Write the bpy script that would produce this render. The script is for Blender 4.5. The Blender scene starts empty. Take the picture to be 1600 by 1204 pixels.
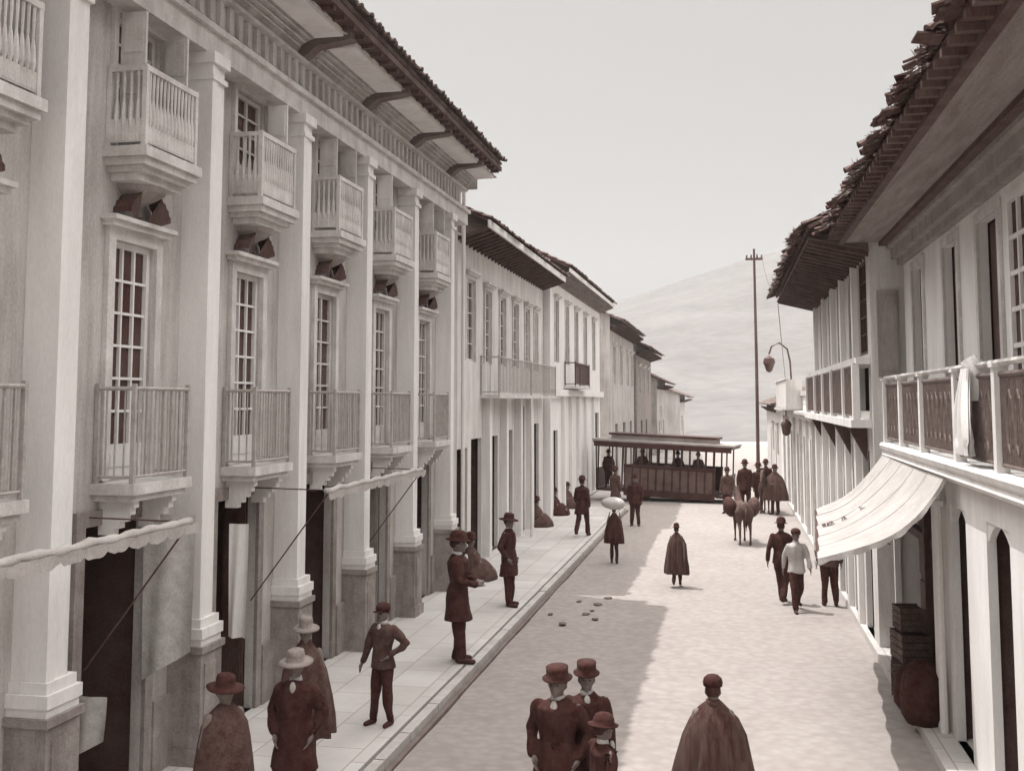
import bpy, bmesh, math, random
from mathutils import Vector, Matrix, noise
random.seed(7)
R = math.radians
S = bpy.context.scene
C = S.collection
# ------------------------------------------------------------------ camera, sky, sun
FPX = 1700.0
YAW = math.atan(.1981); PITCH = R(5.0); EYE = 4.3
cam = bpy.data.cameras.new('camera'); co = bpy.data.objects.new('camera', cam); C.objects.link(co)
cam.sensor_width = 36.0; cam.lens = FPX * 36 / 1600; cam.shift_y = -.0786
cam.clip_start = .05; cam.clip_end = 5000
co.location = (0, 0, EYE); co.rotation_euler = (R(90) + PITCH, 0, YAW)
S.camera = co
SUNV = Vector((-3.86, 1.5, 10.3)).normalized()
sun = bpy.data.lights.new('sun', 'SUN'); so = bpy.data.objects.new('sun', sun); C.objects.link(so)
sun.energy = 2.9; sun.angle = R(.5); sun.color = (1, .985, .965)
so.rotation_euler = SUNV.to_track_quat('Z', 'Y').to_euler()
W = bpy.data.worlds.new('World'); S.world = W; W.use_nodes = True
wn = W.node_tree; wn.nodes.clear()
sky = wn.nodes.new('ShaderNodeTexSky'); sky.sky_type = 'NISHITA'; sky.sun_disc = False
sky.sun_elevation = math.asin(SUNV.z); sky.sun_rotation = math.atan2(SUNV.x, SUNV.y)
sky.air_density = 1.2; sky.dust_density = 3.0
bw = wn.nodes.new('ShaderNodeRGBToBW'); pw = wn.nodes.new('ShaderNodeMath'); pw.operation = 'POWER'; pw.inputs[1].default_value = .22
tint = wn.nodes.new('ShaderNodeMix'); tint.data_type = 'RGBA'; tint.blend_type = 'MULTIPLY'; tint.inputs[0].default_value = 1
tint.inputs[7].default_value = (6.4, 6.24, 6.08, 1)
bg = wn.nodes.new('ShaderNodeBackground'); bg.inputs[1].default_value = .053
wo = wn.nodes.new('ShaderNodeOutputWorld')
L = wn.links.new
L(sky.outputs[0], bw.inputs[0]); L(bw.outputs[0], pw.inputs[0]); L(pw.outputs[0], tint.inputs[6])
# bright high haze: the upper sky gives more light than the sky near the horizon
tc_ = wn.nodes.new('ShaderNodeTexCoord'); sx_ = wn.nodes.new('ShaderNodeSeparateXYZ'); mr = wn.nodes.new('ShaderNodeMapRange')
mr.interpolation_type = 'SMOOTHSTEP'
mr.inputs['From Min'].default_value = .34; mr.inputs['From Max'].default_value = .74; mr.inputs['To Min'].default_value = 1; mr.inputs['To Max'].default_value = 5.3
up_ = wn.nodes.new('ShaderNodeVectorMath'); up_.operation = 'SCALE'
L(tc_.outputs['Generated'], sx_.inputs[0]); L(sx_.outputs['Z'], mr.inputs['Value']); L(tint.outputs[2], up_.inputs[0]); L(mr.outputs[0], up_.inputs['Scale'])
L(up_.outputs[0], bg.inputs[0]); L(bg.outputs[0], wo.inputs[0])
S.view_settings.view_transform = 'Standard'; S.view_settings.look = 'None'
S.view_settings.exposure = 0.5; S.view_settings.gamma = 1.0
S.render.engine = 'CYCLES'
# ------------------------------------------------------------------ materials
def lin(c): return c / 12.92 if c <= .04045 else ((c + .055) / 1.055) ** 2.4
DK = (.21, .065, .05); LT = (.90, .89, .88)
def sepia(v):
    return tuple(lin(a + (b - a) * v ** e) for a, b, e in zip(DK, LT, (1, .86, .88))) + (1,)
MATS = {}
def mat(name, v0, v1, scale=3.0, rough=.85, bump=.15, stretch=(1, 1, 1), fine=40.0, fmix=.35, stain=0):
    if name in MATS: return MATS[name]
    m = bpy.data.materials.new(name); m.use_nodes = True; n = m.node_tree; l = n.links.new
    b = n.nodes['Principled BSDF']; b.inputs['Roughness'].default_value = rough
    b.inputs['Specular IOR Level'].default_value = .25
    tc = n.nodes.new('ShaderNodeTexCoord'); mp = n.nodes.new('ShaderNodeMapping'); mp.inputs['Scale'].default_value = stretch
    g = n.nodes.new('ShaderNodeNewGeometry')
    l(g.outputs['Position'], mp.inputs[0])
    n1 = n.nodes.new('ShaderNodeTexNoise'); n1.inputs['Scale'].default_value = scale; n1.inputs['Detail'].default_value = 6
    n1.inputs['Roughness'].default_value = .62
    n2 = n.nodes.new('ShaderNodeTexNoise'); n2.inputs['Scale'].default_value = fine; n2.inputs['Detail'].default_value = 3
    l(mp.outputs[0], n1.inputs[0]); l(mp.outputs[0], n2.inputs[0])
    mx = n.nodes.new('ShaderNodeMix'); mx.data_type = 'FLOAT'; mx.inputs[0].default_value = fmix
    l(n1.outputs[0], mx.inputs[2]); l(n2.outputs[0], mx.inputs[3])
    r = n.nodes.new('ShaderNodeValToRGB'); r.color_ramp.elements[0].position = .32; r.color_ramp.elements[1].position = .66
    r.color_ramp.elements[0].color = sepia(v0); r.color_ramp.elements[1].color = sepia(v1)
    l(mx.outputs[0], r.inputs[0]); l(r.outputs[0], b.inputs['Base Color'])
    if stain:
        m2 = n.nodes.new('ShaderNodeMapping'); m2.inputs['Scale'].default_value = (1.6, 1.6, .16); l(g.outputs['Position'], m2.inputs[0])
        n3 = n.nodes.new('ShaderNodeTexNoise'); n3.inputs['Scale'].default_value = 1.7; n3.inputs['Detail'].default_value = 8; n3.inputs['Roughness'].default_value = .7; l(m2.outputs[0], n3.inputs[0])
        r3 = n.nodes.new('ShaderNodeValToRGB'); r3.color_ramp.elements[0].position = .36; r3.color_ramp.elements[1].position = .56
        r3.color_ramp.elements[0].color = (1 - stain, 1 - stain*1.08, 1 - stain*1.1, 1); r3.color_ramp.elements[1].color = (1, 1, 1, 1); l(n3.outputs[0], r3.inputs[0])
        ml = n.nodes.new('ShaderNodeMix'); ml.data_type = 'RGBA'; ml.blend_type = 'MULTIPLY'; ml.inputs[0].default_value = 1
        l(r.outputs[0], ml.inputs[6]); l(r3.outputs[0], ml.inputs[7]); l(ml.outputs[2], b.inputs['Base Color'])
    if bump:
        bp = n.nodes.new('ShaderNodeBump'); bp.inputs['Strength'].default_value = bump; bp.inputs['Distance'].default_value = .03
        l(mx.outputs[0], bp.inputs['Height']); l(bp.outputs[0], b.inputs['Normal'])
    MATS[name] = m
    return m
WHITE = mat('whitewash', .88, .99, 1.6, .9, .2, (1, 1, .35), stain=.12)
PLASTER = mat('buff_plaster', .60, .84, 1.3, .92, .4, (1, 1, .6), stain=.3)
TRIM = mat('painted_trim', .70, .92, 3, .7, .2, stain=.2)
STONE = mat('pedestal_stone', .40, .62, 4, .9, .5, stain=.3)
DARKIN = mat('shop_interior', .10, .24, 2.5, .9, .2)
WOOD = mat('dark_wood', .06, .26, 3, .7, .3, (1, 1, .2))
GREYWOOD = mat('weathered_wood', .40, .62, 4, .8, .3, (1, 1, .2))
IRON = mat('iron_rail', .52, .70, 8, .6, .1)
DIRON = mat('dark_iron', .08, .22, 8, .5, .1)
GLASS = mat('window_glass', .04, .22, 1.2, .12, .03)
TILE = mat('clay_tile', .0, .26, 3.5, .9, .6, fine=18)
TILEL = mat('weathered_tile', .12, .44, 3, .9, .6, fine=18)
SOFFIT = mat('soffit_boards', .04, .2, 3, .85, .3, (3, .3, 1))
SOFL = mat('pale_soffit', .34, .54, 3, .85, .3, (3, .3, 1))
CANVAS = mat('awning_canvas', .60, .76, 2.5, .9, .5, stain=.10)
CLOTHG = mat('grey_cloth', .58, .76, 3, .95, .3)
CLOTHD = mat('dark_cloth', .0, .13, 9, .95, .4, fine=30)
CLOTHM = mat('mid_cloth', .06, .24, 9, .95, .4)
CLOTHL = mat('light_cloth', .62, .84, 6, .95, .3)
SKIN = mat('skin', .30, .42, 9, .6, .05)
HAIR = mat('hair', .0, .12, 12, .7, .2)
PALE = mat('pale_wall', .78, .93, 2, .9, .2, (1, 1, .4), stain=.22)
CLOTHS = mat('striped_wool', .0, .24, 5, .95, .3, (2.2, 2.2, .12), fine=14)
HIDE = mat('hide', .08, .28, 6, .9, .3)
# ------------------------------------------------------------------ mesh helpers
class MB:
    def __init__(s): s.v = []; s.f = []
    def box(s, x0, x1, y0, y1, z0, z1):
        if x0 > x1: x0, x1 = x1, x0
        if y0 > y1: y0, y1 = y1, y0
        if z0 > z1: z0, z1 = z1, z0
        b = len(s.v)
        s.v += [(x, y, z) for z in (z0, z1) for x, y in ((x0, y0), (x1, y0), (x1, y1), (x0, y1))]
        s.f += [(b, b+3, b+2, b+1), (b+4, b+5, b+6, b+7), (b, b+1, b+5, b+4), (b+1, b+2, b+6, b+5), (b+2, b+3, b+7, b+6), (b+3, b, b+4, b+7)]
        return s
    def quad(s, *p):
        b = len(s.v); s.v += [tuple(q) for q in p]; s.f.append(tuple(range(b, b + len(p)))); return s
    def tube(s, pts, rad, n=8, fx=1.0, fy=1.0, caps=True):
        # pts: polyline, rad: number or list
        pts = [Vector(p) for p in pts]
        if not hasattr(rad, '__len__'): rad = [rad] * len(pts)
        base = len(s.v)
        d0 = (pts[1] - pts[0]).normalized()
        ref = Vector((0, 0, 1)) if abs(d0.z) < .9 else Vector((1, 0, 0))
        for i, p in enumerate(pts):
            a = pts[max(0, i-1)]; c = pts[min(len(pts)-1, i+1)]
            d = (c - a).normalized(); u = d.cross(ref).normalized(); w = d.cross(u).normalized()
            for k in range(n):
                t = 2 * math.pi * k / n
                o = u * math.cos(t) * rad[i] + w * math.sin(t) * rad[i]
                s.v.append((p.x + o.x * fx, p.y + o.y * fy, p.z + o.z))
        for i in range(len(pts) - 1):
            for k in range(n):
                a = base + i*n + k; b = base + i*n + (k+1) % n
                s.f.append((a, b, b + n, a + n))
        if caps:
            s.f.append(tuple(base + k for k in range(n))[::-1]); e = base + (len(pts)-1)*n
            s.f.append(tuple(e + k for k in range(n)))
        return s
    def lathe(s, prof, c=(0, 0, 0), n=16, fold=0, nf=9, sx=1, sy=1, ph=0):
        base = len(s.v); m = len(prof)
        for j, (r, z) in enumerate(prof):
            for k in range(n):
                t = 2 * math.pi * k / n
                rr = r * (1 + fold * (m - 1 - j if z < prof[-1][1] else j) / m * (math.sin(nf * t + ph) + .5 * math.sin(nf * 1.7 * t + ph * 2)))
                s.v.append((c[0] + rr * math.cos(t) * sx, c[1] + rr * math.sin(t) * sy, c[2] + z))
        for j in range(m - 1):
            for k in range(n):
                a = base + j*n + k; b = base + j*n + (k+1) % n
                s.f.append((a, b, b + n, a + n))
        s.f.append(tuple(base + k for k in range(n))[::-1]); e = base + (m-1)*n
        s.f.append(tuple(e + k for k in range(n)))
        return s
    def ell(s, c, r, n=12, m=8):
        prof = []
        base = len(s.v)
        for j in range(1, m):
            a = math.pi * j / m
            for k in range(n):
                t = 2 * math.pi * k / n
                s.v.append((c[0] + r[0]*math.sin(a)*math.cos(t), c[1] + r[1]*math.sin(a)*math.sin(t), c[2] - r[2]*math.cos(a)))
        for j in range(m - 2):
            for k in range(n):
                a = base + j*n + k; b = base + j*n + (k+1) % n
                s.f.append((a, b, b + n, a + n))
        s.f.append(tuple(base + k for k in range(n))[::-1]); e = base + (m-2)*n
        s.f.append(tuple(e + k for k in range(n)))
        return s
    def cap(s, a, ra, b, rb, n=10, fx=1, fy=1):
        # capsule-like tapered limb
        a = Vector(a); b = Vector(b); d = (b - a).normalized()
        s.tube([a - d*ra*.85, a - d*ra*.5, a, b, b + d*rb*.5, b + d*rb*.85], [ra*.45, ra*.85, ra, rb, rb*.85, rb*.45], n, fx, fy)
        return s
    def build(s, name, m, parent=None, smooth=False, remesh=0, disp=0):
        me = bpy.data.meshes.new(name); me.from_pydata(s.v, [], s.f); me.update()
        if remesh:
            t = bpy.data.objects.new('tmp', me); C.objects.link(t)
            md = t.modifiers.new('r', 'REMESH'); md.mode = 'VOXEL'; md.voxel_size = remesh; md.use_smooth_shade = True
            sm = t.modifiers.new('s', 'SMOOTH'); sm.iterations = 3; sm.factor = .5
            dg = bpy.context.evaluated_depsgraph_get()
            nm = bpy.data.meshes.new_from_object(t.evaluated_get(dg))
            bpy.data.objects.remove(t); bpy.data.meshes.remove(me); me = nm; me.name = name; smooth = True
            if disp:
                for v in me.vertices:
                    q = Vector(v.co)
                    w = noise.noise(Vector((q.x * 9, q.y * 9, q.z * 3.2)) + Vector((disp * 300, 0, 0)))
                    v.co = q + v.normal * w * .032
            me.materials.clear()
        if smooth:
            for p in me.polygons: p.use_smooth = True
        me.materials.append(m)
        o = bpy.data.objects.new(name, me); C.objects.link(o)
        if parent is not None: o.parent = parent
        return o
def empty(name, loc=(0, 0, 0), rz=0.0):
    o = bpy.data.objects.new(name, None); C.objects.link(o); o.location = loc; o.rotation_euler = (0, 0, rz); o.empty_display_size = .1
    return o
def tag(o, label=None, cat=None, group=None, kind=None):
    if label: o['label'] = label
    if cat: o['category'] = cat
    if group: o['group'] = group
    if kind: o['kind'] = kind
    return o
def local(o, mb, loc):   # shift world verts into the frame of a thing at loc
    mb.v = [(x - loc[0], y - loc[1], z - loc[2]) for x, y, z in mb.v]; return mb
cyw, syw, cp, sp = math.cos(YAW), math.sin(YAW), math.cos(PITCH), math.sin(PITCH)
CX, CY = 800.0, 625 - FPX * math.tan(PITCH)
def ray(px, py):
    a = (px - CX) / FPX; b = (CY - py) / FPX
    F = Vector((-syw*cp, cyw*cp, sp)); Rr = Vector((cyw, syw, 0)); U = Vector((syw*sp, -cyw*sp, cp))
    return F + Rr*a + U*b
def onz(px, py, z=0.0):
    d = ray(px, py); t = (z - EYE) / d.z
    return Vector((d.x*t, d.y*t, z))
# ------------------------------------------------------------------ ground
def sheet(name, x0, x1, y0, y1, z, nx, ny, amp, m):
    b = MB(); 
    for j in range(ny + 1):
        for i in range(nx + 1):
            x = x0 + (x1-x0)*i/nx; y = y0 + (y1-y0)*j/ny
            b.v.append((x, y, z + amp * noise.noise(Vector((x*.5, y*.5, 0)))))
    for j in range(ny):
        for i in range(nx):
            a = j*(nx+1)+i; b.f.append((a, a+1, a+nx+2, a+nx+1))
    return b.build(name, m, smooth=True)
def road_mat():
    m = mat('road_cobbles', .54, .61, .55, .95, .5, fine=5, fmix=.5)
    n = m.node_tree; l = n.links.new; b = n.nodes['Principled BSDF']
    g = n.nodes.new('ShaderNodeNewGeometry')
    v = n.nodes.new('ShaderNodeTexVoronoi'); v.inputs['Scale'].default_value = 6.5; l(g.outputs['Position'], v.inputs['Vector'])
    r = n.nodes.new('ShaderNodeValToRGB'); r.color_ramp.elements[0].position = .25; r.color_ramp.elements[1].position = .75
    r.color_ramp.elements[0].color = (1, 1, 1, 1); r.color_ramp.elements[1].color = (.62, .57, .56, 1)
    l(v.outputs['Distance'], r.inputs[0])
    old = b.inputs['Base Color'].links[0].from_socket
    mx = n.nodes.new('ShaderNodeMix'); mx.data_type = 'RGBA'; mx.blend_type = 'MULTIPLY'; mx.inputs[0].default_value = .3
    l(old, mx.inputs[6]); l(r.outputs[0], mx.inputs[7]); l(mx.outputs[2], b.inputs['Base Color'])
    bp = n.nodes.new('ShaderNodeBump'); bp.inputs['Strength'].default_value = .3; bp.inputs['Distance'].default_value = .02; bp.invert = True
    l(v.outputs['Distance'], bp.inputs['Height']); l(bp.outputs[0], b.inputs['Normal'])
    return m
tag(sheet('ground', -400, 400, -60, 700, -.06, 8, 8, 0, mat('earth', .55, .75, .3, .95, .3)), kind='structure')
tag(sheet('road', -4.0, 3.4, -8, 110, 0.0, 30, 240, .035, road_mat()), kind='structure')
def paving():
    m = mat('paving_slabs', .74, .86, 1.2, .9, .25)
    n = m.node_tree; l = n.links.new; b = n.nodes['Principled BSDF']
    g = n.nodes.new('ShaderNodeNewGeometry'); br = n.nodes.new('ShaderNodeTexBrick')
    mp = n.nodes.new('ShaderNodeMapping'); mp.inputs['Rotation'].default_value = (0, 0, R(90))
    l(g.outputs['Position'], mp.inputs[0]); l(mp.outputs[0], br.inputs[0])
    br.inputs['Scale'].default_value = 1; br.inputs['Brick Width'].default_value = .95; br.inputs['Row Height'].default_value = .62
    br.inputs['Mortar Size'].default_value = .012; br.inputs['Color1'].default_value = (1, 1, 1, 1); br.inputs['Color2'].default_value = (.86, .84, .83, 1)
    br.inputs['Mortar'].default_value = (.6, .54, .52, 1)
    old = b.inputs['Base Color'].links[0].from_socket
    mx = n.nodes.new('ShaderNodeMix'); mx.data_type = 'RGBA'; mx.blend_type = 'MULTIPLY'; mx.inputs[0].default_value = .8
    l(old, mx.inputs[6]); l(br.outputs[0], mx.inputs[7]); l(mx.outputs[2], b.inputs['Base Color'])
    return m
PAV = paving()
b = MB(); b.box(-6.9, -4.165, -8, 43.0, -.05, .15)
for y in (): pass
tag(b.build('pavement', PAV), kind='structure')
# kerb stones of the left pavement
b = MB(); y = -8.0
while y < 43:
    ln = random.uniform(1.0, 1.5); j = random.uniform(-.008, .008)
    b.box(-4.12, -3.98 + j, y, min(y + ln - .025, 43), -.05, .145 + j); y += ln
tag(b.build('kerb', mat('kerb_stone', .62, .80, 3, .9, .4)), kind='structure')
b = MB(); b.box(-3.965, -3.90, -8, 43, -.02, .045)
tag(b.build('gutter', mat('gutter_stone', .28, .42, 3, .95, .4)), kind='structure')
b = MB(); b.box(2.35, 3.6, -8, 60, -.05, .13)
tag(b.build('pavement', PAV), kind='structure')
# worn and damp patches on the road
# loose stones and litter on the road
for (px, py, rr) in ((935, 945, .16), (915, 960, .12), (930, 968, .10), (880, 975, .12), (950, 935, .14), (905, 940, .1), (925, 955, .08), (860, 960, .08)):
    p = onz(px, py); s_ = MB().ell((0, 0, .0), (rr * .6, rr * 1.1, .007), 10, 5)
    s_.v = [(x + random.uniform(-.02, .02), y + random.uniform(-.03, .03), max(-.02, z)) for x, y, z in s_.v]
    o = s_.build('dung', mat('dung', .2, .4, 8), None, True); o.location = (p.x, p.y, .024)
    tag(o, 'small dark dropping lying on the shaded cobbles in mid street', 'dropping', 'dark droppings scattered on the shaded road')
# ------------------------------------------------------------------ hill
b = MB(); nx, ny = 90, 40
def ridge(x):
    pts = [(-400, 30), (-160, 22), (-100, 30), (-45, 39), (-20, 47), (10, 56), (30, 61), (70, 70), (160, 84), (400, 60)]
    for (a, za), (c, zc) in zip(pts, pts[1:]):
        if a <= x <= c: return za + (zc - za) * (x - a) / (c - a)
    return 40
for j in range(ny + 1):
    for i in range(nx + 1):
        x = -400 + 800*i/nx; x = x * (abs(x)/400)**.35
        t = j / ny; y = 115 + 285 * t + (t > .999) * 0
        yy = y if t < .8 else y
        h = ridge(x) * (t ** 1.25)
        h += 1.6 * t * (1 - t) * 3 * noise.noise(Vector((x*.02, y*.02, 1))) + .8 * noise.noise(Vector((x*.09, y*.09, 4))) * min(1, t*3) * (.3 if t > .95 else 1)
        b.v.append((x, y, -.3 + max(0, h)))
for j in range(ny):
    for i in range(nx):
        a = j*(nx+1)+i; b.f.append((a, a+1, a+nx+2, a+nx+1))
HM = mat('hillside', .5, .6, .035, .95, .8, (1, 1, 1), fine=.35, fmix=.45)
cr_ = [q for q in HM.node_tree.nodes if q.type == 'VALTORGB'][0].color_ramp; cr_.elements[0].color = (.125, .117, .114, 1); cr_.elements[1].color = (.19, .179, .174, 1)
tag(b.build('hill', HM, None, True), kind='structure')
# ------------------------------------------------------------------ facade helpers
def facade(X, sg, y0, y1, z0, z1, ops, depth=.3, body=5.0, b=None):
    """front wall in plane x=X facing sg; ops = (ya,yb,za,zb) openings; body behind it"""
    b = b or MB()
    ys = sorted({y0, y1, *[o[0] for o in ops], *[o[1] for o in ops]}); zs = sorted({z0, z1, *[o[2] for o in ops], *[o[3] for o in ops]})
    for ya, yb in zip(ys, ys[1:]):
        for za, zb in zip(zs, zs[1:]):
            cy, cz = (ya+yb)/2, (za+zb)/2
            if any(o[0] < cy < o[1] and o[2] < cz < o[3] for o in ops): continue
            b.quad((X, ya, za), (X, yb, za), (X, yb, zb), (X, ya, zb))
    Xi = X - sg*depth
    for ya, yb, za, zb in ops:
        b.quad((X, ya, za), (Xi, ya, za), (Xi, ya, zb), (X, ya, zb)); b.quad((X, yb, za), (Xi, yb, za), (Xi, yb, zb), (X, yb, zb))
        b.quad((X, ya, zb), (Xi, ya, zb), (Xi, yb, zb), (X, yb, zb)); b.quad((X, ya, za), (Xi, ya, za), (Xi, yb, za), (X, yb, za))
    Xb = X - sg*body
    b.quad((X, y0, z0), (Xb, y0, z0), (Xb, y0, z1), (X, y0, z1)); b.quad((X, y1, z0), (Xb, y1, z0), (Xb, y1, z1), (X, y1, z1))
    b.quad((Xb, y0, z0), (Xb, y1, z0), (Xb, y1, z1), (Xb, y0, z1)); b.quad((X, y0, z1), (Xb, y0, z1), (Xb, y1, z1), (X, y1, z1))
    return b
def room(X, sg, op, depth=.3, d=1.6, parent=None, m=None, name='doorway'):
    ya, yb, za, zb = op; e = .12; Xi = X - sg*(depth + .002); Xb = X - sg*(depth + d); b = MB()
    ya -= e; yb += e; zb += e; za -= .01
    b.quad((Xi, ya, za), (Xb, ya, za), (Xb, ya, zb), (Xi, ya, zb)); b.quad((Xi, yb, za), (Xb, yb, za), (Xb, yb, zb), (Xi, yb, zb))
    b.quad((Xi, ya, zb), (Xb, ya, zb), (Xb, yb, zb), (Xi, yb, zb)); b.quad((Xi, ya, za), (Xb, ya, za), (Xb, yb, za), (Xi, yb, za))
    b.quad((Xb, ya, za), (Xb, yb, za), (Xb, yb, zb), (Xb, ya, zb))
    # shelves and goods inside
    for k in range(3):
        z = za + .5 + k * .7
        if z < zb - .4 and yb - ya > .8:
            b.box(Xb + sg*.03, Xb + sg*.35, ya + .1, yb - .1, z, z + .04)
            y = ya + .15
            while y < yb - .3:
                w = random.uniform(.1, .28); h = random.uniform(.12, .4)
                b.box(Xb + sg*.05, Xb + sg*.3, y, y + w, z + .042, z + .042 + h); y += w + random.uniform(.02, .2)
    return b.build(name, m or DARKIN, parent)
def window(X, sg, op, nx, nz, parent, fm=TRIM, depth=.16, panel=0.0, fw=.06, bar=.028, gm=None):
    """glazed window standing in opening op, depth behind the wall face"""
    ya, yb, za, zb = op; Xo = X - sg*depth; b = MB(); t = .05 * sg
    ya += .002; yb -= .002; za += .002; zb -= .002
    b.box(Xo, Xo - t, ya, ya + fw, za, zb); b.box(Xo, Xo - t, yb - fw, yb, za, zb)
    b.box(Xo, Xo - t, ya + fw, yb - fw, zb - fw, zb); b.box(Xo, Xo - t, ya + fw, yb - fw, za, za + fw + panel)
    if panel > .2:
        b.box(Xo + .012*sg, Xo, ya + fw + .08, yb - fw - .08, za + fw + .06, za + panel - .04)
    z0 = za + fw + panel; z1 = zb - fw; y0 = ya + fw; y1 = yb - fw
    for i in range(1, nx):
        y = y0 + (y1-y0)*i/nx; w = bar * (1.6 if nx % 2 == 0 and i == nx//2 else 1)
        b.box(Xo - .008*sg, Xo - t*.9, y - w/2, y + w/2, z0, z1)
    for i in range(1, nz):
        z = z0 + (z1-z0)*i/nz
        b.box(Xo - .012*sg, Xo - t*.8, y0, y1, z - bar/2, z + bar/2)
    f = b.build('window', fm, parent)
    g = MB().quad((Xo - t*.95, y0, z0), (Xo - t*.95, y1, z0), (Xo - t*.95, y1, z1), (Xo - t*.95, y0, z1)).build('pane', gm or GLASS, f)
    return f
def surround(X, sg, op, w=.13, pr=.06, hood=True, b=None):
    ya, yb, za, zb = op; b = b or MB()
    b.box(X + .002*sg, X + pr*sg, ya - w, ya, za, zb + w); b.box(X + .002*sg, X + pr*sg, yb, yb + w, za, zb + w)
    b.box(X + .002*sg, X + pr*sg, ya, yb, zb, zb + w)
    if hood:
        b.box(X + .002*sg, X + (pr+.08)*sg, ya - w - .06, yb + w + .06, zb + w, zb + w + .06)
        b.box(X + .002*sg, X + (pr+.13)*sg, ya - w - .1, yb + w + .1, zb + w + .06, zb + w + .11)
    return b
def railing(b, pts, z0, z1, step=.1, r=.011, post=.022, turned=False):
    """railing along polyline of (x,y) points"""
    for p in pts: b.box(p[0]-post, p[0]+post, p[1]-post, p[1]+post, z0, z1 + .05)
    for a, c in zip(pts, pts[1:]):
        a = Vector((a[0], a[1], 0)); c = Vector((c[0], c[1], 0)); L_ = (c-a).length; n = max(1, int(L_/step))
        for z, rr in ((z1, .024), (z0 + .07, .016)):
            b.tube([a + Vector((0, 0, z)), c + Vector((0, 0, z))], rr, 6)
        for i in range(1, n):
            p = a.lerp(c, i/n)
            if turned:
                h = z1 - z0 - .07
                b.tube([(p.x, p.y, z0 + .07 + h*q) for q in (0, .15, .3, .5, .6, .8, 1)], [r*k for k in (1.2, .9, 2.1, 1.5, .8, 1.1, 1.3)], 6, caps=False)
            else: b.tube([(p.x, p.y, z0 + .07), (p.x, p.y, z1)], r, 4, caps=False)
    return b
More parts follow.
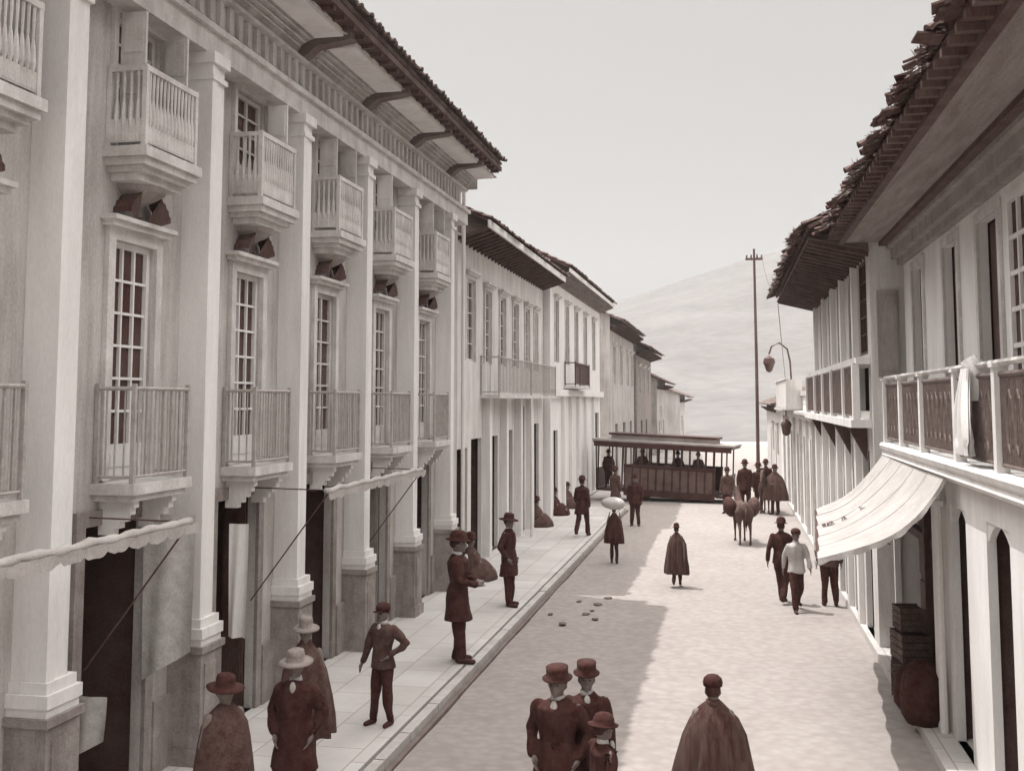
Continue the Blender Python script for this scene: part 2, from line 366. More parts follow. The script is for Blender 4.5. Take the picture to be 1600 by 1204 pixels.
def tile_roof(xe, ze, xr, zr, y0, y1, parent, m=TILE, jit=.05, pitch=.24, rows=18, amp=.055, thick=.07, name='roof', gm=None, rag=0.0):
    """barrel tile roof from eave (xe,ze) to ridge (xr,zr)"""
    b = MB(); nt = int((y1-y0)/pitch); per = 6; ncol = nt*per + 1
    d = Vector((xr-xe, 0, zr-ze)); L_ = d.length; d.normalize()
    up = Vector((-d.z, 0, d.x)); up = up if up.z > 0 else -up
    top = []
    for j in range(rows + 1):
        for st in (0, 1):
            if j == rows and st: continue
            s_ = L_*j/rows if st == 0 else L_*(j+1)/rows - .001
            lift = .045 if st == 0 else .0
            row = []
            for i in range(ncol):
                y = y0 + (y1-y0)*i/(ncol-1); ti = min(nt-1, i//per)
                rnd = random.Random(ti*31 + j*7).uniform(-1, 1)
                w = abs(math.sin(math.pi*(i % per)/per)) if i % per or True else 0
                h = amp*w + lift + rnd*.012 + .03*noise.noise(Vector((y*.4, s_*.5, 3)))
                off = rnd*jit if (j == 0 and st == 0) else rnd*.015
                p = Vector((xe, y, ze)) + d*(s_ + off) + up*(h + thick)
                row.append(len(b.v)); b.v.append(tuple(p))
            top.append(row)
    for r0, r1 in zip(top, top[1:]):
        for i in range(ncol-1): b.f.append((r0[i], r0[i+1], r1[i+1], r1[i]))
    bot = []
    for i in range(ncol):
        v = Vector(b.v[top[0][i]]) - up*(.035 + .0) ; bot.append(len(b.v)); b.v.append(tuple(v))
    for i in range(ncol-1): b.f.append((top[0][i], bot[i], bot[i+1], top[0][i+1]))
    # deck under the tiles
    a0 = Vector((xe, 0, ze)) + d*.12; a1 = Vector((xr, 0, zr))
    for y_ in (0,):
        q0, q1 = a0 + up*.0, a1 + up*.0; q2, q3 = a1 + up*thick*.9, a0 + up*thick*.9
        b.quad((q0.x, y0, q0.z), (q1.x, y0, q1.z), (q1.x, y1, q1.z), (q0.x, y1, q0.z))
        b.quad((q0.x, y0, q0.z), (q0.x, y1, q0.z), (q3.x, y1, q3.z), (q3.x, y0, q3.z))
        for yy in (y0, y1): b.quad((q0.x, yy, q0.z), (q1.x, yy, q1.z), (q2.x, yy, q2.z), (q3.x, yy, q3.z))
    o = b.build(name, m, parent)
    if rag > 1:
        g = MB(); rr_ = random.Random(int(y0*10))
        for _ in range(int((y1-y0)*14)):
            y = rr_.uniform(y0, y1); sl = rr_.uniform(-.12, .35) if rr_.random() < .7 else rr_.uniform(.3, 1.2)
            c0 = Vector((xe, y, ze)) + d*sl + up*(thick + rr_.uniform(.0, .07))
            M_ = Matrix.Rotation(rr_.uniform(-.5, .5), 3, 'X') @ Matrix.Rotation(rr_.uniform(-.7, .1), 3, 'Y') @ Matrix.Rotation(rr_.uniform(-.5, .5), 3, 'Z')
            a_, b_, c_ = rr_.uniform(.04, .12), rr_.uniform(.03, .08), rr_.uniform(.006, .013); k0 = len(g.v); g.box(-a_, a_, -b_, b_, -c_, c_)
            for i in range(k0, k0 + 8): g.v[i] = tuple(c0 + M_ @ Vector(g.v[i]))
        q_ = g.build('broken_tiles', m, o); q_['kind'] = 'stuff'
    if rag:
        g = MB(); n = int((y1-y0)*(420 if rag > 1 else 150))
        for _ in range(n):
            y = random.uniform(y0, y1); s_ = random.uniform(-.1, .55) ** 1 ; cl = noise.noise(Vector((y*1.3, s_*2, 9)))
            if cl < -.15: continue
            p = Vector((xe, y, ze)) + d*max(-.02, s_) + up*(thick + .03)
            dr = Vector((random.uniform(-.5, .5), random.uniform(-.6, .6), random.uniform(.1, 1))).normalized()
            if random.random() < .45: dr = Vector((d.x*-.9, random.uniform(-.5, .5), random.uniform(-.5, .35))).normalized()
            ln = random.uniform(.02, .10) * (.5 + .5*rag) * (1 + 1.5*max(0, cl)); w = Vector((random.uniform(-1, 1), random.uniform(-1, 1), random.uniform(-1, 1))).normalized() * .014 * (.5 + .5*rag)
            g.quad(p - w, p + w, p + dr*ln + w*.3 + Vector((0, 0, -.01)))
        g.build('roof_weeds', gm or mat('dry_weed', .1, .45, 5, .95, 0), o)['kind'] = 'stuff'
    return o
# ------------------------------------------------------------------ LEFT MAIN BUILDING (A)
XA = -6.4; PR = .36; FX = XA + PR; Y0A, Y1A = .0, 25.5
A = tag(empty('colonnaded_building', (XA, 12.5, 0)), 'tall pale building in the left foreground with white pilasters, small balconies and deep tiled eave', 'building')
AL = (XA, 12.5, 0)
def pa(mb, name, m, parent=A, **k): 
    if parent is A: local(A, mb, AL)
    return mb.build(name, m, parent, **k)
PIL = [.3 + 2.9*k for k in range(9)]
ops = []; lows = []; ups = []; doors = []
for P in PIL[:-1]:
    c = P + 1.83
    lo = (c-.42, c+.42, 3.47, 6.0); up = (c-.42, c+.42, 6.97, 8.45); do = (P+1.04, P+2.28, .15, 3.02)
    lows.append(lo); ups.append(up); doors.append(do)
ops = lows + ups + doors
END = (24.35, 24.95, .15, 2.9)
pa(facade(XA, 1, Y0A, Y1A, 0, 9.45, ops + [END], .12, 7.0), 'wall', PLASTER)
# NOTE parts are built in world coordinates shifted by the building origin
def wpa(fn, *a, **k):
    o = fn(*a, **k); o.location = (-AL[0], -AL[1], -AL[2]); return o
for i, lo in enumerate(lows):
    wpa(window, XA, 1, lo, 3 if i % 3 != 2 else 2, 6, A, WHITE if i in (3, 4, 1) else TRIM, panel=.3, depth=.03)
    wpa(lambda: surround(XA, 1, lo).build('window_surround', TRIM, A))
for i, up in enumerate(ups):
    wpa(window, XA, 1, up, 2, 4, A, TRIM, panel=.45, depth=.04)
    c = (up[0]+up[1])/2
    # open shutters folded back at right angles to the wall
    for yy in (up[0] - .03, up[1] + .03):
        if (i*7 + (yy > up[1])) % 5 == 3: continue
        b = MB()
        b.box(XA + .07, XA + .36, yy - .018, yy + .018, up[2] + .02, up[3])
        for k in range(3): b.box(XA + .10, XA + .33, yy - .03, yy + .03, up[2] + .12 + k*.46, up[2] + .5 + k*.46)
        wpa(b.build, 'shutter', TRIM if i % 2 else WHITE, A)
    wpa(lambda: surround(XA, 1, (up[0]-.06, up[1]+.06, up[2], up[3]), .08, .05, False).build('window_surround', TRIM, A))
for i, do in enumerate(doors):
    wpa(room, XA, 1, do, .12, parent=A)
    wpa(lambda: surround(XA, 1, do, .16, .05, False).build('door_surround', STONE, A))
    b = MB(); k = i % 4
    if k in (0, 2):   # one leaf folded back
        b.box(XA - .45, XA - .13, do[1] - .06, do[1] - .02, .17, 2.9)
        for q in range(4): b.box(XA - .42, XA - .16, do[1] - .075, do[1] - .055, .3 + q*.65, .85 + q*.65)
    else:
        b.box(XA - .26, XA - .22, do[0] + .02, do[0] + .42, .17, 2.9)
        for q in range(4): b.box(XA - .235, XA - .205, do[0] + .08, do[0] + .36, .3 + q*.65, .85 + q*.65)
    wpa(b.build, 'door', GREYWOOD if k else WOOD, A)
wpa(room, XA, 1, END, .12, parent=A)
# plinth
b = MB(); ys = [Y0A] + [v for d in doors for v in (d[0]-.17, d[1]+.17)] + [END[0]-.02, END[1]+.02, Y1A]
for ya, yb in zip(ys[::2], ys[1::2]): wpa(MB().box(XA + .003, XA + .07, ya, yb, .15, .95).build, 'plinth', STONE, A)
# pilasters
for i, P in enumerate(PIL):
    b = MB()
    b.box(XA + .002, FX, P, P + .13, 1.78, 8.36)
    b.box(XA + .002, FX + .02, P - .02, P + .37, 8.16, 8.22)
    b.box(XA + .002, FX + .04, P - .04, P + .39, 8.361, 8.5)
    p = b.build('pilaster', WHITE, A); p.location = (-AL[0], -AL[1], 0)
    MB().box(XA + .002, FX - .02, P + .131, P + .35, 1.78, 8.36).build('pilaster_return', WHITE, p)
    b = MB(); b.box(XA + .002, FX + .03, P - .03, P + .43, 1.68, 1.779); b.box(XA + .002, FX + .07, P - .07, P + .47, 1.56, 1.679)
    b.box(XA + .002, FX + .05, P - .05, P + .45, 1.48, 1.559)
    b.v = [(x + (0), y, z) for x, y, z in b.v]
    b.build('pilaster_base', WHITE, p)
    b = MB(); b.box(XA + .002, FX + .09, P - .09, P + .49, .15, .34); b.box(XA + .002, FX + .06, P - .06, P + .46, .341, 1.40)
    b.box(XA + .002, FX + .09, P - .09, P + .49, 1.401, 1.479)
    b.box(FX + .06, FX + .075, P + .02, P + .38, .5, 1.28)
    b.build('pedestal', STONE, p)
# entablature
b = MB(); b.box(XA + .002, XA + .30, Y0A, 25.3, 8.501, 8.78); b.box(XA + .002, XA + .36, Y0A, 25.36, 8.781, 8.86)
wpa(b.build, 'architrave', TRIM, A)
b = MB(); b.box(XA + .002, XA + .16, Y0A, 25.16, 8.861, 9.32); b.box(XA + .002, XA + .30, Y0A, 25.3, 9.321, 9.37)
y = .2
while y < 25:
    b.box(XA + .162, XA + .215, y, y + .10, 8.98, 9.318); b.box(XA + .162, XA + .20, y + .02, y + .08, 8.90, 8.98); y += .27
wpa(b.build, 'frieze', TRIM, A)
# cove with panels
def cove(y0, y1):
    b = MB(); prof = [(XA + .20, 9.371), (XA + .22, 9.46), (XA + .29, 9.55), (XA + .40, 9.61), (XA + .52, 9.64), (XA + 1.0, 9.66)]
    for (xa, za), (xb, zb) in zip(prof, prof[1:]): b.quad((xa, y0, za), (xa, y1, za), (xb, y1, zb), (xb, y0, zb))
    return b
wpa(cove(Y0A, 25.42).build, 'cove', PLASTER, A)
for k, P in enumerate(PIL):
    y0 = P + .45; y1 = P + 2.85 if k < 8 else 25.2
    if y1 - y0 < .3: continue
    b = MB()
    b.box(XA + .53, XA + .96, y0, y1, 9.60, 9.655)
    wpa(b.build, 'soffit_panel', WHITE, A)
    for q in range(3):
        wpa(MB().tube([(XA + .30 + q*.08, y0 + .15 - q*.03, 9.50 + q*.045), (XA + .30 + q*.08, y1 - .03, 9.50 + q*.045)], .017, 6).build, 'moulding', TRIM, A)
    b = MB(); pts = [(XA + .22, 9.33), (XA + .36, 9.40), (XA + .5, 9.52), (XA + .8, 9.56), (XA + 1.05, 9.60)]
    for (xa, za), (xb, zb) in zip(pts, pts[1:]):
        b.quad((xa, P + .05, za), (xb, P + .05, zb), (xb, P + .05, 9.7), (xa, P + .05, 9.7)); b.quad((xa, P + .28, za), (xb, P + .28, zb), (xb, P + .28, 9.7), (xa, P + .28, 9.7))
        b.quad((xa, P + .05, za), (xa, P + .28, za), (xb, P + .28, zb), (xb, P + .05, zb))
    b.quad((XA + 1.05, P + .05, 9.60), (XA + 1.05, P + .28, 9.60), (XA + 1.05, P + .28, 9.7), (XA + 1.05, P + .05, 9.7))
    wpa(b.build, 'eave_bracket', mat('bracket_wood', .22, .42), A)
b = MB(); b.box(XA + .97, XA + 1.22, Y0A - .2, 24.9, 9.70, 9.80); b.box(XA + .9, XA + 1.0, Y0A - .2, 24.9, 9.801, 9.83)
y = -.1
while y < 24.8: b.box(XA + 1.0, XA + 1.18, y, y + .09, 9.64, 9.699); y += .42
wpa(b.build, 'eave_boards', WOOD, A)
o = tile_roof(XA + 1.28, 9.82, XA - 3.4, 12.1, Y0A - .3, 25.05, A, TILEL, jit=.07, rows=20, rag=.35); o.location = (-AL[0], -AL[1], 0)
# gable end above the cornice
b = MB(); b.quad((XA + .5, 25.45, 9.4), (XA - 6.8, 25.45, 9.4), (XA - 6.8, 25.45, 10.4), (XA - 3.4, 25.45, 12.05), (XA + .5, 25.45, 10.18)); 
wpa(b.build, 'gable', PLASTER, A)
b = MB(); b.tube([(XA + .12, 25.62, 9.6), (XA + .12, 25.62, .15)], .05, 8)
wpa(b.build, 'drainpipe', WHITE, A)
# balconies
def lower_balcony(do):
    c = (do[0]+do[1])/2; y0, y1 = c-.62, c+.5; xf = XA + .44
    b = MB(); b.box(XA + .002, xf + .05, y0 - .05, y1 + .05, 3.34, 3.45); b.box(XA + .002, xf, y0, y1, 3.27, 3.339)
    s_ = b.build('balcony', TRIM, A); s_.location = (-AL[0], -AL[1], 0)
    for yy in (y0 + .12, y1 - .22):
        g = MB()
        for q in range(5):
            a = q/5; g.box(XA + .002, XA + .40 - .3*a**1.3, yy - .0, yy + .1, 3.268 - .07*(q+1), 3.268 - .07*q)
        g.build('corbel', WHITE, s_)
    railing(MB(), [(XA + .03, y0), (xf, y0), (xf, y1), (XA + .03, y1)], 3.45, 4.42, .085).build('railing', IRON, s_)
def upper_balcony(up):
    c = (up[0]+up[1])/2; y0, y1 = c-.58, c+.5; xf = XA + .44
    b = MB()
    for q, (z0, z1, e) in enumerate(((6.62, 6.70, -.10), (6.70, 6.76, -.03), (6.76, 6.84, .03), (6.84, 6.95, .07))):
        b.box(XA + .002, xf + e, y0 - e, y1 + e, z0 + .001*q, z1 + .001*q - .0005)
    s_ = b.build('balcony', TRIM, A); s_.location = (-AL[0], -AL[1], 0)
    g = MB(); n_ = 14; prof = [(.36, 6.62), (.33, 6.56), (.24, 6.50), (.13, 6.45), (.05, 6.40)]
    for (r0, za), (r1, zb) in zip(prof, prof[1:]):
        for q in range(n_):
            a0 = -math.pi/2 + math.pi*q/n_; a1 = a0 + math.pi/n_
            g.quad((XA + r0*math.cos(a0), c + r0*math.sin(a0), za), (XA + r0*math.cos(a1), c + r0*math.sin(a1), za), (XA + r1*math.cos(a1), c + r1*math.sin(a1), zb), (XA + r1*math.cos(a0), c + r1*math.sin(a0), zb))
    g.build('corbel', GREYWOOD, s_, True)
    # panelled lower half and turned balusters above
    r = MB(); railing(r, [(XA + .03, y0), (xf, y0), (xf, y1), (XA + .03, y1)], 6.95, 7.78, .075, .016, .026, True)
    r.box(xf - .012, xf + .012, y0, y1, 7.0, 7.18); r.box(XA + .03, xf, y0 - .012, y0 + .012, 7.0, 7.25)
    r.box(xf - .03, xf + .03, y0 - .03, y1 + .03, 7.76, 7.82); r.box(XA + .03, xf - .031, y0 - .03, y0 + .03, 7.762, 7.818)
    r.build('railing', TRIM, s_)
    # shell ornament (two fans and a knot) above the lower window
    f = MB(); X = XA + .06
    for sgn in (-1, 1):
        n = 7; ctr = (c + .03*sgn, 6.14); a0 = R(22); a1 = R(66)
        prev = None
        for q in range(n + 1):
            a = a0 + (a1-a0)*q/n; rr = .42 + .02*(q % 2)
            p = (ctr[0] + sgn*rr*math.cos(a), ctr[1] + rr*math.sin(a))
            if prev:
                f.quad((X, ctr[0], ctr[1]), (X + .16, prev[0], prev[1]), (X + .16, p[0], p[1]))
                f.quad((XA + .01, prev[0], prev[1]), (XA + .01, p[0], p[1]), (X + .16, p[0], p[1]), (X + .16, prev[0], prev[1]))
            prev = p
        f.ell((X, c + .07*sgn, 6.19), (.05, .06, .04), 8, 6)
    f.ell((X + .02, c, 6.22), (.05, .05, .09), 8, 6)
    f.build('shell_ornament', WOOD, s_)
for d in lows: lower_balcony(d)
for u in ups: upper_balcony(u)
# ------------------------------------------------------------------ awnings folded against the left building
def folded_awning(y0, y1, label, panels=()):
    xb = -5.28; z = 3.1
    A_ = tag(empty('awning', (xb, y0, z)), label, 'awning', None); off = (-xb, -y0, -z)
    b = MB(); n = 28; pts = [(xb + .012*noise.noise(Vector((q*.7, y0, 0))), y0 + (y1-y0)*q/n, z + .03*noise.noise(Vector((q*.5, y0, 5)))) for q in range(n+1)]
    b.tube(pts, [.038 + .007*math.sin(q*2.1) for q in range(n+1)], 10)
    o = b.build('canvas_roll', CANVAS, A_, True); o.location = off
    b = MB(); q = y0 + .05; k = 0
    while q < y1 - .1:
        w = .34; dz = .13 + .04*random.random()
        pv = None
        for s_ in range(7):
            t = s_/6; zz = z - .09 - dz*.22*math.sin(math.pi*t)**.6 - .02*random.random(); yy = q + w*t
            if pv: b.quad((xb + .03, pv[0], z - .02), (xb + .03, yy, z - .02), (xb + .02, yy, zz), (xb + .02, pv[0], pv[1]))
            pv = (yy, zz)
        q += w; k += 1
    o = b.build('valance', CLOTHG, A_); o.location = off
    # canvas sagging back to the wall
    b = MB(); nn = 24; mm = 6
    for j in range(mm + 1):
        for i in range(nn + 1):
            t = j/mm; y = y0 + (y1-y0)*i/nn
            b.v.append((xb + .03 - (xb + .03 - (XA + .02)) * t, y, z + .06 + .12*t - .10*math.sin(math.pi*t) + .02*math.sin(i*1.9)*math.sin(math.pi*t)))
    for j in range(mm):
        for i in range(nn): a = j*(nn+1)+i; b.f.append((a, a+1, a+nn+2, a+nn+1))
    for yy in (y0 + .06, y1 - .06):
        a = MB(); a.tube([(xb, yy, z - .05), (XA + .05, yy, 1.62)], .010, 6)
        a.tube([(xb, yy, z), (XA + .03, yy, z + .02)], .009, 6)
        o = a.build('arm', DIRON, A_); o.location = off
    return A_
folded_awning(6.9, 10.15, 'long folded canvas awning with scalloped edge over the nearest left shop doors')
folded_awning(13.9, 18.5, 'second folded pale awning further up the left facade behind the foreground pedestals')
def hanging_cloth(x0, x1, y, z0, z1, label, m, slant=0.0, cat='cloth', along=False, name='hanging_cloth'):
    b = MB(); n, mm = 10, 12
    for side in (0, 1):
        for j in range(mm + 1):
            for i in range(n + 1):
                s_ = i/n; t = j/mm; x = x0 + (x1-x0)*s_
                zt = z0 + slant*s_; z = z1 + (zt - z1)*t
                w = .035*math.sin(s_*9 + t*1.5)*(.3 + t) + side*.006
                b.v.append((x - x0, w, z) if not along else (w, x - x0, z))
    k = (n+1)*(mm+1)
    for side in (0, 1):
        for j in range(mm):
            for i in range(n):
                a = side*k + j*(n+1)+i; q = (a, a+1, a+n+2, a+n+1); b.f.append(q if side else q[::-1])
    o = b.build(name, m, None, True); o.location = (x0, y, 0) if not along else (y, x0, 0)
    return tag(o, label, cat)
hanging_cloth(-6.35, -5.74, 11.15, 1.25, 3.05, 'grey cloth hung out from the wall beside the nearest dark shop door', CLOTHL, .35)
hanging_cloth(-6.30, -5.92, 9.8, .85, 1.45, 'small pale cloth hanging off the nearest pedestal at lower left', CLOTHL, .2)
hanging_cloth(-6.2, -5.94, 12.95, 1.35, 2.75, 'narrow white towel hanging in the second dark doorway', WHITE)
# ------------------------------------------------------------------ LEFT ROW B..F
def house(name, label, X, sg, y0, y1, h, ops_w, ops_d, wallm, eave, ridge_, roofm=TILE, sof=WOOD, grid=(2, 4), rag=0, fascia=None, soff_z=None, fr=TRIM, gap=.3, surr=True):
    H_ = tag(empty(name, (X, (y0+y1)/2, 0)), label, 'building'); off = (-X, -(y0+y1)/2, 0)
    o = facade(X, sg, y0, y1, 0, h, ops_w + ops_d, .1, 6).build('wall', wallm, H_); o.location = off
    for w in ops_w: window(X, sg, w, grid[0], grid[1], H_, fr, panel=.0, depth=.03).location = off
    if surr:
        for w in ops_w: surround(X, sg, w, .09, .05).build('window_surround', TRIM, H_).location = off
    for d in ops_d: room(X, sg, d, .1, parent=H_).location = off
    if eave:
        xe, ze = eave; xr, zr = ridge_
        tile_roof(xe, ze, xr, zr, y0 - gap, y1 + gap, H_, roofm, rag=rag, rows=14, jit=.09).location = off
        b = MB(); sz = soff_z or ze - .08
        b.quad((X + .003*sg, y0 - gap*.6, sz - .25), (X + .003*sg, y1 + gap*.6, sz - .25), (xe - .1*sg, y1 + gap*.6, sz), (xe - .1*sg, y0 - gap*.6, sz))
        y = y0
        while y < y1:
            b.quad((X + .004*sg, y, sz - .33), (xe - .12*sg, y, sz - .08), (xe - .12*sg, y, sz - .01), (X + .004*sg, y, sz - .26))
            b.quad((X + .004*sg, y + .09, sz - .33), (xe - .12*sg, y + .09, sz - .08), (xe - .12*sg, y + .09, sz - .01), (X + .004*sg, y + .09, sz - .26))
            b.quad((X + .004*sg, y, sz - .33), (xe - .12*sg, y, sz - .08), (xe - .12*sg, y + .09, sz - .08), (X + .004*sg, y + .09, sz - .33)); y += .45
        b.build('soffit', sof, H_).location = off
        if fascia: MB().box(xe - .10*sg, xe - .05*sg, y0 - gap*.6, y1 + gap*.6, sz - .02, sz + fascia).build('fascia', WHITE, H_).location = off
        for yg in (y0 + .01, y1 - .01):
            MB().quad((X, yg, h), (X - sg*6, yg, h), (xr, yg, zr - .02), (X, yg, ze + (zr-ze)*abs(X-xe)/abs(xr-xe))).build('gable', wallm, H_).location = off
    return H_, off
# B
Bd = [(25.9, 27.0, .15, 3.1), (27.4, 28.6, .15, 3.3), (29.2, 30.7, .15, 3.3), (31.3, 32.9, .15, 3.4), (33.5, 34.9, .15, 4.1), (35.5, 37.6, .15, 3.5)]
Bw = [(26.7, 27.7, 5.3, 7.4), (28.9, 29.7, 5.3, 7.3), (30.9, 31.7, 5.3, 7.3), (32.9, 33.7, 5.3, 7.3), (34.9, 35.7, 5.3, 7.3), (36.6, 37.3, 5.3, 7.3)]
B_, off = house('row_house', 'two storey terrace with dark deep eave and white fascia, next past the colonnaded building', -6.5, 1, 25.72, 38.5, 8.4, Bw, Bd, PALE, (-5.6, 8.62), (-10, 10.6), TILE, WOOD, (2, 5), .3, .16, gap=.0)
b = MB(); b.box(-6.498, -5.95, 28.4, 38.2, 4.35, 4.45); s_ = b.build('balcony', TRIM, B_); s_.location = off
b = railing(MB(), [(-6.47, 28.45), (-5.99, 28.45), (-5.99, 33.3), (-5.99, 38.15)], 4.45, 5.45, .2, .012)
b.build('railing', IRON, s_)
b = MB()
for yy in (28.6, 30.9, 33.1, 35.1): b.box(-6.498, -6.30, yy + .15, yy + .45, .15, 4.34)
b.build('pier', WHITE, B_).location = off
MB().tube([(-5.97, 33.2, 4.4), (-5.97, 33.2, .15)], .04, 8).build('post', WHITE, B_).location = off
# C white house
Cd = [(39.3, 40.3, .15, 3.2), (52.0, 53.4, .15, 3.7)]
Cw = [(39.6, 40.4, 5.7, 8.0), (42.3, 43.1, 5.7, 8.0), (45.0, 45.8, 5.7, 8.0), (47.9, 48.7, 5.7, 8.0), (51.0, 51.8, 5.7, 8.0)]
C_, off = house('white_house', 'bright white two storey house with slim windows and one small iron balcony behind the tram', -6.25, 1, 38.62, 54.0, 8.75, Cw, Cd, WHITE, (-5.45, 9.0), (-10, 11.2), TILE, SOFL, (2, 5), .3, .12, gap=.0, fr=GREYWOOD)
b = MB(); b.box(-6.248, -5.75, 41.8, 46.3, 4.75, 4.86); s_ = b.build('balcony', TRIM, C_); s_.location = off
railing(MB(), [(-6.2, 41.9), (-5.8, 41.9), (-5.8, 46.2), (-6.2, 46.2)], 4.86, 5.75, .22, .014).build('railing', DIRON, s_)
b = MB()
for yy in (41.2, 43.2, 45.4, 47.8, 50.6): b.box(-6.248, -6.12, yy, yy + .3, .15, 4.7)
b.box(-6.248, -6.05, 38.7, 53.9, 4.45, 4.7)
b.build('pier', WHITE, C_).location = off
# D, E, F
D_, off = house('far_house', 'far pale two storey house with sagging tiled roof past the cross street', -6.1, 1, 57.5, 72, 8.3, [(59, 60, 5.2, 7.2), (63, 64, 5.2, 7.2), (67, 68, 5.2, 7.2), (70, 71, 5.2, 7.2)], [(60, 61.4, 0, 3), (64.5, 66, 0, 3), (69, 70.4, 0, 3)], PLASTER, (-5.3, 8.4), (-10, 10.4), TILEL, WOOD, rag=.5)
E_, off = house('far_house', 'far grey house with drooping eave beyond the pale house, above the tram roof', -6.0, 1, 73, 87, 7.6, [(75, 76.2, 4.8, 6.6), (79, 80.2, 4.8, 6.6), (83, 84.2, 4.8, 6.6)], [(76.5, 78, 0, 2.9), (81, 82.5, 0, 2.9)], STONE, (-5.0, 7.7), (-10, 10.0), TILE, WOOD, rag=.5)
F_, off = house('low_house', 'low grey house at the far left end of the street, lowest roof over the tram', -5.6, 1, 88, 100, 5.4, [(92, 93.2, 1.8, 3.6)], [(90, 91.2, 0, 2.6), (96, 97.2, 0, 2.6)], PLASTER, (-4.7, 5.6), (-9, 7.6), TILE, WOOD, rag=.4)
G_, off = house('low_house', 'last small house in the distance where the left row meets the hillside', -4.4, 1, 102, 114, 4.4, [(105, 106.2, 1.4, 2.6)], [(109, 110.2, 0, 2.4)], PALE, (-3.5, 4.5), (-8, 6.2), TILEL, WOOD, rag=.4)
# ------------------------------------------------------------------ RIGHT SIDE
XR = 3.0; XG = 2.7; Y1R = 19.6
RR = tag(empty('balconied_house', (XR, 10, 0)), 'right foreground house with ragged tiled eave, long white balcony and dark shop openings', 'building')
ro = (-XR, -10, 0)
def rp(mb, name, m, parent=None, **k):
    o = mb.build(name, m, parent or RR, **k)
    if parent is None: o.location = ro
    return o
rw = [(17.7, 18.6, 3.62, 6.42), (15.1, 16.0, 3.62, 6.42), (12.85, 13.85, 3.62, 6.42), (10.9, 12.45, 3.9, 6.5), (7.6, 8.8, 3.62, 6.42), (4.6, 5.8, 3.62, 6.42)]
rp(facade(XR, -1, -1.0, Y1R, 3.3, 7.02, rw, .1, 6), 'wall', WHITE)
for i, w in enumerate(rw):
    if i == 3:
        o = window(XR, -1, w, 4, 5, RR, WHITE, depth=-.03, panel=.5, fw=.09, bar=.05, gm=CLOTHM); o.location = ro
        continue
    room(XR, -1, w, .1, 1.6, parent=RR).location = ro; rp(MB().box(XR + .12, XR + .16, w[1] - .3, w[1] - .02, 3.64, 6.4), 'door', WOOD)
    rp(surround(XR, -1, w, .12, .04, False), 'window_surround', TRIM)
gd = [(15.35, 19.5, .13, 3.0), (13.7, 14.6, .13, 3.0), (11.65, 12.65, .13, 3.0), (8.3, 9.4, .13, 3.0), (5.6, 6.8, .13, 3.0), (2.6, 3.8, .13, 3.0)]
rp(facade(XG, -1, -1.0, Y1R - .01, 0, 3.28, gd, .1, 6.3), 'ground_storey', WHITE)
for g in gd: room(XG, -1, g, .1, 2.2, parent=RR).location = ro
# segmental arch fillers
for g in gd[1:]:
    b = MB(); n = 10; c = (g[0]+g[1])/2; hw = (g[1]-g[0])/2
    for k in range(n):
        t0 = -1 + 2*k/n; t1 = -1 + 2*(k+1)/n; z0_ = 3.0 - .22*t0*t0 ; z1_ = 3.0 - .22*t1*t1
        for x_ in (XG + .02, XG + .09): b.quad((x_, c + hw*t0, 3.0), (x_, c + hw*t1, 3.0), (x_, c + hw*t1, z1_), (x_, c + hw*t0, z0_))
        b.quad((XG + .02, c + hw*t0, z0_), (XG + .02, c + hw*t1, z1_), (XG + .09, c + hw*t1, z1_), (XG + .09, c + hw*t0, z0_))
    rp(b, 'arch_head', WHITE)
# doors and posts in the big opening
b = MB(); b.box(XG + .22, XG + .28, 17.6, 18.3, .14, 2.95)
for q in range(4): b.box(XG + .19, XG + .22, 17.68, 18.22, .3 + q*.66, .86 + q*.66)
rp(b, 'door', WOOD)
b = MB(); b.box(XG + .05, XG + .09, 15.5, 16.0, .14, 2.6); b.box(XG + .02, XG + .05, 15.56, 15.94, .3, 1.2); b.box(XG + .02, XG + .05, 15.56, 15.94, 1.35, 2.4)
rp(b, 'door', WOOD)
b = MB(); b.box(XG + .02, XG + .3, 16.7, 16.82, .13, 2.99)
b.box(XG + .1, XG + .24, 15.36, 19.18, 2.2, 2.32)
rp(b, 'door_post', WOOD)
for yy, rr in ((14.9, .05), (15.15, .035)):
    rp(MB().tube([(XG - .1, yy, .13), (XG - .1, yy, 3.2)], rr, 8).box(XG - .16, XG - .04, yy - .06, yy + .06, 2.95, 3.02), 'drainpipe', WHITE)
# balcony slab, curved moulding
def slabx(y): return 2.5 + (.0 if y > 9 else 0) 
b = MB(); prof = [(2.50, 3.60), (2.46, 3.56), (2.48, 3.50), (2.52, 3.46), (2.50, 3.40), (2.62, 3.34), (2.70, 3.285)]
yy0, yy1 = -1.0, 19.2; n = 40
for j in range(n + 1):
    y = yy0 + (yy1-yy0)*j/n
    for x, z in prof + [(XR - .002, 3.285), (XR - .002, 3.60)]: b.v.append((x, y, z))
m_ = len(prof) + 2
for j in range(n):
    for i in range(m_): a = j*m_ + i; c2 = j*m_ + (i+1) % m_; b.f.append((a, c2, c2 + m_, a + m_))
b.f.append(tuple(range(m_))); b.f.append(tuple(n*m_ + i for i in range(m_)))
SL = rp(b, 'balcony', WHITE)
ys = [0.5, 2.9, 5.3, 7.7, 9.9, 11.35, 13.3, 15.6, 17.4, 19.1]
for y in ys:
    w = .13
    MB().box(2.53, 2.65, y - w/2, y + w/2, 3.602, 4.62).box(2.51, 2.67, y - w/2 - .02, y + w/2 + .02, 4.62, 4.66).build('post', WHITE, SL)
